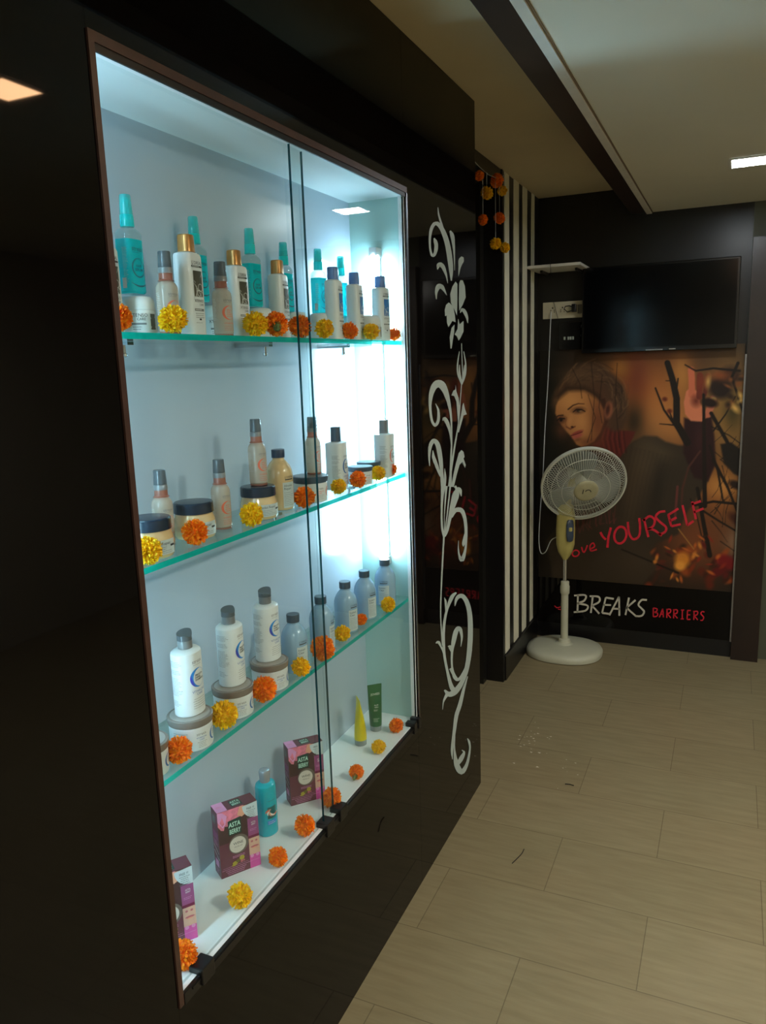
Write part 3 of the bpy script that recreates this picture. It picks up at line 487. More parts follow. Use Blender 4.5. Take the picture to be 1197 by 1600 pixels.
# ---- white straightening-care bottle (gold or blue cap)
def xt_label(col, accent):
    d = Deco()
    d.text("L'OREAL", 0, .116, .0080, K_ink, sx=.9); d.rect(-.0145, .1115, .0145, .1145, K_ink); d.rows(-.013, .013, .1125, 1, .1, .0010, K_wh, 3, 1)
    d.rect(-.0115, .064, .0125, .106, col)
    for a in ((-.0115, .086, .008, .064), (.0125, .104, -.009, .064), (-.0115, .090, .0125, .070)): d.line(a[0], a[1], a[2], a[3], .0009, K_wh, 1)
    d.crescent(.005, .079, .0065, .001, 0, 2 * PI, K_wh, 1, thin=1); d.crescent(.001, .070, .0055, .001, 0, 2 * PI, K_wh, 1, thin=1); d.line(-.006, .082, -.006, .064, .0009, K_wh, 1)
    d.text('XTENSO', 0, .055, .0068, K_ink, sx=.95); d.text('CARE', .006, .0495, .0050, K_ink)
    d.rect(-.0135, .0405, .0125, .0445, accent); d.rows(-.012, .012, .042, 1, .1, .0012, K_wh, 4, 1)
    d.rows(-.013, .013, .036, 3, .0033, .0010, K_inkl, 6, al='c'); d.rect(-.003, .0255, .003, .0285, K_ink); d.rows(-.012, .012, .021, 1, .003, .0007, K_inkl, 8)
    return d
def xt(capmat, colr, grp):
    t = empty('conditioner_bottle', (0, 0, 0)); tag(t, '', 'bottle', grp)
    loft_part('bottle', K_white, t, [(0, .0165, .0235, 3), (.002, .0182, .0255, 3), (.10, .0178, .0262, 3), (.130, .0172, .0258, 3), (.134, .0160, .0240, 3), (.1365, .0125, .018, 2.6), (.137, .010, .010)])
    loft_part('cap', capmat, t, [(.137, .0122, .0128, 3), (.1375, .0126, .0134, 3), (.1635, .0118, .0124, 3), (.165, .0108, .0112, 3)])
    deco_obj('label', xt_label(colr, K_inkl).wrap(.0180, .0262, 3, eps=.0004), t)
    return t
# ---- white mask jar
def jarw():
    t = empty('cream_jar', (0, 0, 0)); tag(t, '', 'jar', 'white jars on the top shelf')
    loft_part('jar', K_whitej, t, [(0, .0255), (.002, .0285), (.005, .030), (.038, .0295), (.040, .0290)])
    loft_part('lid', K_whitej, t, [(.0402, .0288), (.041, .0292), (.054, .0282), (.060, .0255), (.0622, .022)])
    d = Deco(); d.text('XTENSO', -.014, .029, .0078, K_ink); d.text('CARE', -.010, .0235, .0058, K_ink)
    d.rect(-.026, .0165, -.002, .0195, K_inkl); d.rows(-.024, -.004, .0125, 2, .0035, .001, K_inkl, 3)
    d.rect(.006, .0090, .017, .034, K_silver); d.line(.006, .028, .017, .012, .0008, K_wh, 1); d.line(.017, .030, .006, .012, .0008, K_wh, 1)
    deco_obj('label', d.wrap(.0300, eps=.0002, az=-.35), t)
    return t
# ---- wide glass jar with navy lid
def jarb():
    t = empty('hair_mask_jar', (0, 0, 0)); tag(t, '', 'jar', 'navy lidded cream jars on the middle shelf')
    loft_part('jar', K_cream, t, [(0, .030), (.002, .0345), (.008, .0375), (.026, .0378), (.036, .0358), (.043, .0335), (.046, .033)], 44)
    loft_part('lid', K_navy, t, [(.0462, .0345), (.047, .0355), (.064, .0352), (.066, .0335), (.0664, .031)], 44)
    d = Deco(); d.rect(-.034, .010, .022, .034, K_label, 0, 20); d.text('Absolut Repair', -.031, .0265, .0068, K_ink, 1, al='l'); d.rows(-.031, .016, .022, 4, .0031, .0007, K_inkl, 4, 1)
    d.rect(.010, .022, .0205, .0255, K_ink, 1)
    deco_obj('label', d.wrap(.0380, z0=-.002, eps=.0003, az=-.3), t)
    return t
# ---- straight white jar with taupe lid
def jars(grp, acc, dark=False):
    t = empty('hair_mask_jar', (0, 0, 0)); tag(t, '', 'jar', grp)
    loft_part('jar', K_white, t, [(0, .035), (.0015, .0372), (.004, .0378), (.042, .0378), (.043, .037)], 44)
    lid = loft_part('lid', K_lid if not dark else K_slate, t, [(.0432, .0376), (.044, .0388), (.052, .0402), (.0565, .0402), (.0575, .0392)], 44)
    loft_part('lid_disc', K_lid2 if not dark else K_bcap, lid, [(.0576, .0350), (.0580, .0348)], 44)
    d = Deco(); d.text('streax', -.010, .029, .0075, K_inkl); d.text('VITARICHE', -.010, .0235, .0040, acc); d.text('CARE', -.010, .0195, .0038, acc)
    d.rows(-.020, .002, .016, 4, .0030, .0006, K_inkl, 5, al='c'); d.crescent(.020, .022, .0115, .0042, PI * .45, PI * 1.55, acc); d.crescent(.020, .022, .0115, .0006, -PI * .55, PI * .45, acc, thin=.8)
    d.rows(.018, .028, .026, 3, .0034, .0012, K_ink, 7)
    d.rows(-.062, -.032, .034, 7, .0038, .0008, K_orp if acc is K_orp else K_inkl, 6)
    deco_obj('label', d.wrap(.0378, az=-.2), t)
    return t
# ---- tall white shampoo bottle with crescent label
def strx(grp, acc, flat=False, acc2=None):
    t = empty('shampoo_bottle', (0, 0, 0)); tag(t, '', 'bottle', grp)
    if flat:
        loft_part('bottle', K_white, t, [(0, .0215, .0265, 4), (.002, .0225, .0280, 4), (.110, .0225, .0280, 4), (.114, .0218, .027, 4), (.1155, .016, .020, 3.5), (.117, .011, .011)])
        loft_part('cap', K_bcap if acc is K_orp else K_slate, t, [(.117, .0115, .0125, 3), (.1175, .012, .0132, 3), (.150, .0115, .0125, 3), (.1515, .011, .012, 3)])
        hx, hy, ex = .0225, .0280, 4; s = .82
    else:
        loft_part('bottle', K_white, t, [(0, .0235, .0285), (.002, .0252, .0300), (.110, .0250, .0298), (.114, .0243, .0290), (.117, .021, .0255), (.119, .015, .018), (.1195, .0115, .0115)])
        c = MB(); c.loft([(.1195, .0122), (.1200, .0128), (.134, .0130)], 28); cap = c.build('cap', K_bcap, t, smooth=35)
        c = MB(); c.loft([(.1343, .0132), (.146, .0134)], 28); n = len(c.v)
        for k in range(28): x, y, z = c.v[28 + k]; c.v[28 + k] = (x, y, .1475 + .0035 * (y / .0134) - .012 * max(0, x / .0134 - .55))
        c.build('flip_lid', K_greycap, cap, smooth=35)
        hx, hy, ex = .0251, .0300, 2; s = 1
    d = Deco()
    d.text('streax', 0, .096 * s, .0095, K_inkl); d.rows(-.010, .010, .0925 * s, 1, .002, .0006, K_inkl, 2)
    cv = .069 * s
    d.crescent(0, cv, .0175, .0066, PI * .42, PI * 1.55, acc); 
    if acc2: d.crescent(0, cv, .0175, .0045, PI * .85, PI * 1.35, acc2, 1)
    d.crescent(0, cv, .0175, .0007, -PI * .5, PI * .45, acc, thin=.8)
    for i, tx in enumerate(('SMOOTH', 'SHINE', 'SHAMPOO')): d.text(tx, -.0075, cv + .0035 - i * .0045, .0047, K_ink, al='l', bold=.0001)
    d.text('VITARICHE', 0, cv - .0265, .0062, acc if acc is not K_cya else K_bluep); d.text('CARE', .001, cv - .032, .0060, acc if acc is not K_cya else K_bluep)
    d.rows(-.015, .015, cv - .0385, 5, .0042, .0007, K_inkl, 5, al='c')
    d.rows(-.056 * s, -.030 * s, .102 * s, 4, .0028, .0007, K_inkl, 11); d.rows(-.056 * s, -.030 * s, .086 * s, 3, .0028, .0007, K_inkl, 12); d.rows(-.056 * s, -.030 * s, .072 * s, 12, .0028, .0007, K_inkl, 13); d.rows(-.056 * s, -.034 * s, .030 * s, 4, .0028, .0007, K_inkl, 14)
    deco_obj('label', d.wrap(hx, hy, ex, az=-.15 if ex == 2 else 0), t)
    return t
# ---- round-shouldered bottle (pale blue or cream)
def rnd_bottle(body, cap, lines, grp, labm=None):
    t = empty('shampoo_bottle', (0, 0, 0)); tag(t, '', 'bottle', grp)
    loft_part('bottle', body, t, [(0, .0245), (.002, .0278), (.005, .0290), (.070, .0290), (.078, .0284), (.086, .0266), (.093, .0236), (.099, .0196), (.1035, .0158), (.106, .0132), (.108, .0125), (.111, .0125)])
    loft_part('cap', cap, t, [(.1108, .0135), (.1112, .0142), (.1265, .0142), (.128, .0136)], 28, 30)
    d = Deco(); d.rect(-.0145, .006, .0165, .060, K_label, 0, 12)
    d.text(lines[0], -.012, .051, .0068, K_ink, 1, al='l'); d.text(lines[1], -.012, .0445, .0068, K_ink, 1, al='l')
    d.rows(-.012, .013, .038, 1, .003, .0007, K_inkl, 3, 1); d.rect(-.012, .034, .014, .0344, K_ink, 1); d.rows(-.012, .013, .030, 6, .0037, .0007, K_inkl, 6, 1)
    d.text("L'OREAL", .002, .069, .0062, K_ink, 1); d.rect(-.009, .0648, .012, .0672, K_ink, 1, 8)
    deco_obj('label', d.wrap(.0290, az=-.45), t)
    return t

SH1, SH2, SH3 = 1.618, 1.262, .904
place(jarw(), [
 (-.900, 1.033, SH1, 0, 'white jar at the left of the top shelf, under the first teal spray'),
 (-.925, 1.278, SH1, 0, 'white jar on the top shelf half hidden between two copper-capped bottles'),
 (-.905, 1.402, SH1, -.1, 'white jar on the top shelf behind the yellow and orange flower pair'),
 (-.918, 1.570, SH1, .1, 'white jar on the top shelf behind the orange flower at the door edge'),
 (-.890, 1.648, SH1, 0, 'white jar on the top shelf behind the yellow flower just right of the overlapping doors'),
 (-.915, 1.822, SH1, 0, 'white jar on the top shelf between two blue-capped bottles, behind an orange flower'),
 (-.850, 1.826, SH1, .2, 'white jar on the top shelf behind the last yellow flower, below the bright tube')])
TJ = SH1 + .0624
place(serum(), [
 (-.900, 1.027, TJ + .004, .06, 'largest teal hair serum spray, leftmost on the top shelf on a white jar', 1.0),
 (-.925, 1.232, TJ + .004, .0, 'teal hair serum spray behind the first copper-capped bottle'),
 (-.905, 1.385, TJ + .002, -.05, 'teal hair serum spray standing right of the second copper-capped bottle'),
 (-.920, 1.540, TJ, .05, 'teal hair serum spray behind the bottle with the beige cap', .97),
 (-.900, 1.661, TJ, 0, 'teal hair serum spray just right of the overlapping glass doors', .96),
 (-.905, 1.788, TJ, .1, 'rightmost teal hair serum spray, between two blue-capped bottles', .94)])
place(xt(K_gold, K_silver, 'white bottles with copper caps'), [
 (-.900, .965, SH1, .1, 'white bottle cut off by the left frame of the top shelf', .98),
 (-.865, 1.128, SH1, .05, 'white bottle with copper cap, the taller-looking one, right of the first yellow flower', 1.02),
 (-.890, 1.305, SH1, -.05, 'white bottle with copper cap behind the second peach spray on the top shelf'),
 (-.900, 1.478, SH1, .12, 'white bottle with beige cap on the top shelf behind the front orange flower')])
place(xt(K_blue, K_bluep, 'white bottles with blue caps'), [
 (-.860, 1.657, SH1, .12, 'white bottle with blue cap beside the teal spray nearest the overlapping doors'),
 (-.868, 1.785, SH1, .1, 'white bottle with blue cap in the middle of the three, beside the rightmost teal spray'),
 (-.852, 1.905, SH1, -.15, 'rightmost blue-capped white bottle, alone in front of the bright tube')])
SPR = [
 (-.855, 1.056, SH1, .0, 'clear spray with grey cap above the large yellow flower on the top shelf'),
 (-.860, 1.214, SH1, .0, 'clear spray with grey cap between the two copper-capped bottles on the top shelf'),
 (-.890, 1.040, SH2, .0, 'clear spray behind the leftmost navy-lidded jar on the middle shelf'),
 (-.875, 1.188, SH2, .05, 'clear spray between two navy-lidded jars on the middle shelf'),
 (-.862, 1.300, SH2 + .0667, .0, 'clear spray standing on the navy lid of a jar'),
 (-.858, 1.520, SH2 + .0583, .05, 'clear spray standing on the grey lid of a jar behind the glass door edge', .97)]
place(spray(), SPR)
place(jarb(), [
 (-.857, .966, SH2, .1, 'navy-lidded cream jar cut off by the left frame, behind a yellow flower'),
 (-.879, 1.110, SH2, 0, 'navy-lidded cream jar with the orange flower in front of it'),
 (-.862, 1.295, SH2, .05, 'navy-lidded cream jar with a spray bottle on top')])
place(rnd_bottle(K_cream, K_navyc, ('Absolut', 'Repair'), 'cream bottle'), [(-.872, 1.394, SH2, .15, 'cream coloured bottle with navy cap beside the stacked jar and spray')])
place(jars('white jars on the middle shelf', K_orp, True), [
 (-.858, 1.500, SH2, 0, 'grey-lidded white jar under a spray bottle, behind the glass door edge'),
 (-.852, 1.745, SH2, .1, 'grey-lidded white jar with an orange flower in front on the middle shelf', .8),
 (-.870, 1.835, SH2, .1, 'grey-lidded white jar furthest right, behind the last yellow flower of the middle shelf', .8)])
place(strx('white bottles with blue crescent', K_bluep, True), [(-.875, 1.665, SH2, .1, 'white flat-shouldered bottle with blue crescent on the middle shelf')])
place(strx('white bottles with coral crescent', K_orp, True), [(-.846, 1.885, SH2, .05, 'white flat-shouldered bottle with coral crescent at the right of the middle shelf')])
place(jars('taupe lidded jars on the lower shelf', K_bluep), [
 (-.864, .915, SH3, .1, 'taupe-lidded white jar cut off by the left frame of the lowest glass shelf', .98),
 (-.855, 1.024, SH3, .05, 'taupe-lidded white jar under the first tall shampoo bottle'),
 (-.857, 1.157, SH3, -.05, 'taupe-lidded white jar under the second tall shampoo bottle'),
 (-.858, 1.290, SH3, .1, 'taupe-lidded white jar under the third tall shampoo bottle')])
place(strx('tall shampoo bottles on jars', K_cya, False, K_vio), [
 (-.858, 1.030, SH3 + .0583, .1, 'nearest tall white shampoo bottle with blue crescent, on a jar at left'),
 (-.862, 1.166, SH3 + .0583, .25, 'middle tall white shampoo bottle on a jar, crescent partly turned away'),
 (-.864, 1.298, SH3 + .0583, .05, 'third tall white shampoo bottle on a jar, beside the pale blue bottles')])
place(rnd_bottle(K_lightblue, K_slate, ('Instant', 'Clear'), 'pale blue shampoo bottles'), [
 (-.852, 1.384, SH3, .1, 'pale blue bottle beside the third tall shampoo bottle, yellow flower in front'),
 (-.858, 1.520, SH3, .55, 'pale blue bottle seen through the overlapping door edges, orange flower in front'),
 (-.860, 1.650, SH3, .1, 'pale blue bottle with a yellow flower at its left foot, right of the door edges'),
 (-.858, 1.758, SH3, .1, 'pale blue bottle with a small orange flower at its left foot'),
 (-.855, 1.882, SH3, -.9, 'furthest pale blue bottle, in front of the bright tube')])

# ---- aqua conditioner bottle on the niche floor
t = empty('conditioner_bottle', (-.912, 1.324, Z0), ); t.rotation_euler = (0, 0, .1); tag(t, 'aqua conditioner bottle with silver cap between two maroon boxes', 'bottle')
loft_part('bottle', K_tealc, t, [(0, .0205, .0235), (.002, .0225, .0255), (.06, .0230, .0262), (.112, .0225, .0258), (.118, .021, .024), (.122, .016, .018), (.1235, .0125, .0125)])
loft_part('cap', K_silcap, t, [(.1238, .0115), (.143, .0125), (.147, .0125), (.151, .0112), (.1525, .008)], 28)
d = Deco()
d.rect(-.008, .086, .012, .0868, K_green); d.rect(-.010, .044, .013, .072, mat('teal_dark_print', (16, 100, 104), rough=.4), 0, 8)
for i in range(5): d.crescent(-.006 + i * .0038, .058, .009, .004, PI * (.3 + i * .22), PI * (1.0 + i * .22), (K_orp, K_wh, K_peachp, K_wh, K_orp)[i], 1)
d.rect(-.011, .030, .012, .040, K_cya, 0, 8); d.rows(-.009, .010, .036, 2, .004, .001, K_wh, 4, 1)
deco_obj('label', d.wrap(.0230, .0262, az=-.55), t)
# ---- two squeeze tubes
def tube_body(name, m, rz, x, y, lab, words, wm, cur=0.0, h=.132):
    t = empty('squeeze_tube', (x, y, Z0), rz); tag(t, lab, 'tube')
    P = [(.016, .0170, .0170)] + [(.016 + (h - .016) * i / 10, .0172 * (1 - (i / 10) ** 1.6 * .96), .0172 + .004 * (i / 10)) for i in range(1, 11)]
    f = MB(); f.loft([(p[0], p[1], p[2], 2) for p in P], 32)
    if cur: f.v = [(vx + cur * ((vz - .016) / h) ** 2, vy, vz) for vx, vy, vz in f.v]
    f.v = [(vx, vy, vz) for vx, vy, vz in f.v]
    f.build('tube', m, t, smooth=50)
    loft_part('cap', K_frost, t, [(0, .0150), (.001, .0162), (.0155, .0165), (.0158, .014)])
    d = Deco()
    if words: d.text(words, 0, .108, .0085, wm); d.text('ALOE', 0, .078, .005, wm); d.text('VERA', 0, .072, .005, wm); d.rows(-.008, .008, .066, 2, .003, .0008, wm, 3); d.rows(-.010, .010, .040, 3, .004, .0008, wm, 5)
    else: d.rows(-.010, .002, .062, 5, .006, .002, wm, 5)
    V = []
    def fn(u, v, e):
        i = (v - .016) / (h - .016); hx = .0172 * (1 - max(i, 0) ** 1.6 * .96); hy = .0172 + .004 * i; yy = max(-.99, min(.99, u / hy)); return (hx * math.sqrt(1 - yy * yy) + e * 2 + cur * i * i * 1.0, u, v)
    deco_obj('label', d.flat(fn), t)
    return t
tube_body('y', K_yel, math.radians(40), -.892, 1.766, 'yellow squeeze tube tapering to a point on the white floor of the cabinet', '', K_inkl, cur=-.004, h=.135)
tube_body('g', K_grn, math.radians(-48), -.888, 1.858, 'dark green squeeze tube with wide flat end on the cabinet floor', 'JOVEES', K_wh, h=.138)
# ---- maroon kit boxes
def kit():
    W, T, H = .0865, .0355, .148
    t = empty('kit_box', (0, 0, 0)); tag(t, '', 'box', 'maroon facial kit boxes')
    boxo('carton', K_wine, t, -T, 0, 0, W, 0, H)                  # front face is x = 0
    d = Deco()
    d.rect(0, .075, W, H, K_wined); d.rect(W * .73, .0, W, .03, K_hot, 1); d.rect(W * .73, .074, W, .114, K_mauve, 1); d.rect(W * .73, .068, W, .074, K_plum, 1)
    d.rect(W * .73, .030, W, .068, K_skin, 1); d.disc(W * .87, .048, .009, .0022, K_lip, 2); d.disc(W * .87, .0455, .006, .0014, K_peachp, 3); d.disc(W * .81, .0605, .0025, .0022, K_lip, 2); d.disc(W * .92, .0605, .0025, .0022, K_lip, 2)
    d.disc(W * .79, .0275, .0038, .0038, K_pink, 2); d.disc(W * .93, .0275, .0038, .0038, K_pink, 2)
    d.poly([(0, H), (0, .118), (.006, .108), (.012, .106), (.014, .114), (.022, .112), (.030, .122), (.048, .126), (.055, .134), (.056, H)], K_petal, 1)
    d.poly([(0, .128), (.010, .112), (.016, .118), (.020, .136), (.010, .146), (0, H)], K_pink, 2)
    d.poly([(.004, .126), (.009, .116), (.014, .12), (.010, .136)], K_petal, 3)
    d.poly([(.042, .130), (.052, .124), (.060, .128), (.064, .146), (.048, H)], K_peachp, 2)
    cx, cy = .082, H - .003
    arc = [(cx - .0285 * math.cos(a), cy - .031 * math.sin(a)) for a in [i * PI / 2 / 10 for i in range(11)]]
    d.poly([(W - .0002, H)] + [(min(p[0], W), p[1]) for p in arc] + [(W - .0002, cy - .031)], K_label, 3)
    d.text('FREE !!!', .0705, .135, .0068, K_ink, 4, sx=.8); d.rows(.060, .083, .131, 5, .0038, .0011, K_inkl, 5, 4, al='c')
    d.poly([(.021, .090), (.049, .090), (.049, .123), (.045, .126), (.021, .123)], K_green, 3)
    d.text('ASTA', .035, .1085, .0145, K_mint, 4, sx=.72, shear=.1, bold=.0003); d.text('BERRY', .035, .0935, .0145, K_mint, 4, sx=.58, shear=.1, bold=.0003)
    d.disc(.041, .066, .0215, .0215, K_steel, 3, 36); d.disc(.039, .0655, .0178, .0178, K_disc, 4, 36)
    d.text('WINE', .040, .0665, .0085, K_ink, 5); d.text('FACIAL KIT', .040, .0605, .0036, K_ink, 5)
    d.rows(.024, .055, .041, 2, .003, .0009, K_pink, 5, 3, al='c')
    d.disc(.046, .033, .0055, .0055, K_grape, 3); d.disc(.031, .026, .006, .004, K_grape, 3); d.disc(.037, .029, .004, .004, mat('olive_print', (110, 100, 44), rough=.5), 4); d.disc(.045, .026, .003, .003, K_lip, 4); d.disc(.050, .026, .002, .002, K_lip, 4); d.disc(.028, .022, .005, .002, K_grape, 4)
    d.rect(.002, .0165, .084, .0171, K_pink, 2, 1); d.rows(.004, .060, .0125, 3, .004, .0010, K_pink, 9, 3, al='c'); d.rect(.004, .0205, .060, .0209, K_pink, 2, 1)
    d.text('ASTA', .0755, .1015, .0052, K_wh, 2, sx=.8); d.text('BERRY', .0755, .0970, .0046, K_wh, 2, sx=.7); d.rows(.067, .083, .088, 2, .003, .0007, K_pink, 6, 2)
    deco_obj('front_artwork', d.flat(lambda u, v, e: (e, u, v)), t)
    d = Deco(); d.rect(0, 0, .0225, T, K_pink, 0, 1); d.rect(.034, .006, .058, .030, K_green, 0, 1); d.text('ASTA', .046, .019, .0105, K_mint, 1, sx=.8, bold=.0002); d.text('BERRY', .046, .009, .0105, K_mint, 1, sx=.62, bold=.0002)
    d.text('FREE', .011, .016, .0055, K_petal, 1)
    deco_obj('top_artwork', d.flat(lambda u, v, e: (-v, u, H + e)), t)
    d = Deco()
    d.rect(.006, .118, .022, .136, K_inkl, 0, 1); d.rect(.004, .084, .03, .1, K_mauve, 0, 1); d.rows(.005, .030, .078, 3, .004, .0015, K_pink, 4, 0); d.line(.004, .066, .031, .054, .002, K_wh); d.line(.004, .052, .031, .040, .002, K_wh)
    d.rect(.008, .02, .026, .036, K_pink, 0, 1); d.rows(.006, .030, .014, 3, .004, .001, K_pink, 5)
    deco_obj('side_artwork', d.flat(lambda u, v, e: (-T + u, -e, v)), t)
    return t
kp = kit()
def box_rot(tx, ty): return math.atan2(ty, tx) - PI / 2          # local +y runs along the box front
place(kp, [
 (-.910, 1.145, Z0, box_rot(.555, .832), 'maroon facial kit box standing left of the aqua bottle, whole front in view'),
 (-.904, .922, Z0, box_rot(.57, .82), 'maroon facial kit box half hidden behind the left frame'),
 (-.914, 1.429, Z0, box_rot(.656, .755), 'maroon facial kit box right of the aqua bottle, next to the glass door edge')])

# ================================================================ MARIGOLDS
def petal_mat(name, c1, c2, c3):
    m = bpy.data.materials.new(name); m.use_nodes = True; nt = m.node_tree; b = nt.nodes['Principled BSDF']
    tc = nt.nodes.new('ShaderNodeTexCoord'); nz = nt.nodes.new('ShaderNodeTexNoise'); nz.inputs['Scale'].default_value = 260; nz.inputs['Detail'].default_value = 2
    r = nt.nodes.new('ShaderNodeValToRGB'); r.color_ramp.elements[0].position = .3; r.color_ramp.elements[1].position = .7
    r.color_ramp.elements[0].color = (*lin(c1), 1); r.color_ramp.elements[1].color = (*lin(c3), 1); e = r.color_ramp.elements.new(.5); e.color = (*lin(c2), 1)
    nt.links.new(tc.outputs['Object'], nz.inputs['Vector']); nt.links.new(nz.outputs['Fac'], r.inputs['Fac']); nt.links.new(r.outputs[0], b.inputs['Base Color'])
    b.inputs['Roughness'].default_value = .55; b.inputs['Specular IOR Level'].default_value = .3
    b.inputs['Subsurface Weight'].default_value = .25; b.inputs['Subsurface Radius'].default_value = (.01, .008, .002); b.inputs['Subsurface Scale'].default_value = .2
    return m
P_or = petal_mat('orange_petals', (250, 100, 2), (255, 132, 6), (255, 168, 24)); P_ye = petal_mat('yellow_petals', (240, 166, 4), (255, 200, 10), (255, 224, 40))
M_sepal = mat('green_sepal', (88, 108, 58), rough=.5, var=.15, scale=200)
def marigold_mesh(seed):
    r = random.Random(seed); f = MB(); N = 300
    f.loft([(-.0135 + .027 * i / 8 , .0135 * math.sin(PI * (i + .3) / 8.6) + .0005) for i in range(9)], 14)
    for i in range(N):
        zc = 1 - 2 * (i + .5) / N; az = i * 2.39996 + r.uniform(-.2, .2); rr = math.sqrt(1 - zc * zc)
        n = Vector((rr * math.cos(az), rr * math.sin(az), zc)); a = n.orthogonal().normalized(); a = Matrix.Rotation(r.uniform(0, 2 * PI), 3, n) @ a; c = n.cross(a)
        L = r.uniform(.0058, .0100); W = r.uniform(.0019, .0029); base = n * .0118; cur = r.uniform(-.0035, .0035); b = len(f.v)
        for k in range(4):
            t = k / 3; wd = W * (.45, .85, 1.0, .78)[k]; mid = base + n * (L * t) + a * (cur * t * t)
            for j, s in enumerate((-1, 0, 1)):
                lift = .0010 * abs(s) * t; fr = (r.uniform(-.0016, .0010) if k == 3 else 0)
                p = mid + c * (s * wd) + a * lift + n * fr; f.v.append(tuple(p))
        for k in range(3):
            for j in range(2): q = b + k * 3 + j; f.face([q, q + 1, q + 4, q + 3])
    return f
FM = {}
for c, pm in (('o', P_or), ('y', P_ye)):
    for s in range(3):
        me = marigold_mesh(s + (10 if c == 'y' else 0)).mesh('blossom'); me.materials.append(pm); FM[c, s] = me
sep = MB(); sep.loft([(-.026, .0022), (-.021, .0030), (-.018, .0062), (-.010, .0078), (-.008, .006)], 14); SM = sep.mesh('sepal', 50); SM.materials.append(M_sepal)
FL = [ # x, y, z centre, radius, colour, tilt, label
 (-.835, .914, 1.640, .0207, 'o', 0, 'orange marigold cut off by the frame at the left of the top shelf'),
 (-.830, 1.034, 1.6415, .0227, 'y', 1, 'large yellow marigold in front of the first jar on the top shelf'),
 (-.838, 1.286, 1.6415, .0231, 'y', 2, 'yellow marigold on the top shelf touching the dark orange one'),
 (-.828, 1.345, 1.6440, .0240, 'o', 3, 'large red-orange marigold on the top shelf leaning on the yellow one, dark stem end showing'),
 (-.832, 1.445, 1.6420, .0227, 'o', 4, 'orange marigold on the top shelf crossed by the door edge'),
 (-.832, 1.552, 1.6405, .0212, 'y', 5, 'yellow marigold on the top shelf just right of the door edges'),
 (-.832, 1.676, 1.6390, .0195, 'o', 6, 'orange marigold on the top shelf between the first two blue-capped bottles'),
 (-.828, 1.790, 1.6395, .0205, 'y', 7, 'yellow marigold on the top shelf before the last blue-capped bottle'),
 (-.828, 1.935, 1.6360, .0172, 'o', 8, 'small orange marigold at the right end of the top shelf'),
 (-.831, .928, 1.2835, .0212, 'y', 9, 'yellow marigold at the left frame of the middle shelf'),
 (-.838, 1.057, 1.2845, .0223, 'o', 10, 'orange marigold before the navy-lidded jar of the middle shelf'),
 (-.833, 1.224, 1.2840, .0222, 'y', 11, 'yellow marigold before the jar with a spray on top'),
 (-.833, 1.428, 1.2840, .0222, 'o', 12, 'orange marigold beside the cream bottle at the door edge'),
 (-.835, 1.592, 1.2805, .0181, 'y', 13, 'yellow marigold just right of the door edges on the middle shelf'),
 (-.833, 1.691, 1.2825, .0205, 'o', 14, 'orange marigold beside the blue crescent bottle of the middle shelf'),
 (-.835, 1.815, 1.2805, .0184, 'y', 15, 'last yellow marigold towards the right of the middle shelf'),
 (-.834, 1.890, 1.2810, .0190, 'o', 16, 'last orange marigold at the right end of the middle shelf'),
 (-.831, .959, .9268, .0228, 'o', 17, 'orange marigold at the left end of the lowest glass shelf'),
 (-.835, 1.095, .9290, .0250, 'y', 18, 'big yellow marigold between the first two lidded jars of the lowest glass shelf'),
 (-.830, 1.222, .9282, .0242, 'o', 19, 'orange marigold between the second and third lidded jars'),
 (-.824, 1.359, .9233, .0193, 'y', 20, 'yellow marigold in front of the first pale blue bottle'),
 (-.828, 1.465, .9274, .0234, 'o', 21, 'flattened orange marigold behind the door edge on the lowest glass shelf'),
 (-.835, 1.579, .9226, .0186, 'y', 22, 'yellow marigold left of the pale blue bottle next to the door edges'),
 (-.842, 1.698, .9187, .0147, 'o', 23, 'small orange marigold between two pale blue bottles'),
 (-.822, 1.824, .9230, .0195, 'y', 24, 'yellow marigold in front of the furthest pale blue bottle'),
 (-.832, .925, Z0 + .0238, .0238, 'o', 25, 'orange marigold on the cabinet floor at the left frame'),
 (-.828, 1.092, Z0 + .0228, .0232, 'y', 26, 'yellow marigold alone on the cabinet floor in front of a kit box'),
 (-.826, 1.228, Z0 + .0195, .0198, 'o', 27, 'orange marigold on the cabinet floor below the aqua bottle'),
 (-.826, 1.342, Z0 + .0235, .0232, 'o', 28, 'orange marigold on the cabinet floor just left of the glass door edge'),
 (-.825, 1.466, Z0 + .0220, .0225, 'o', 29, 'orange marigold on the cabinet floor behind the overlapping doors'),
 (-.823, 1.598, Z0 + .0190, .0192, 'o', 30, 'orange marigold with a green sepal lying right of the door edges on the cabinet floor'),
 (-.825, 1.738, Z0 + .0180, .0185, 'y', 31, 'small yellow marigold on the cabinet floor before the yellow tube'),
 (-.828, 1.866, Z0 + .0192, .0197, 'o', 32, 'orange marigold at the far end of the cabinet floor')]
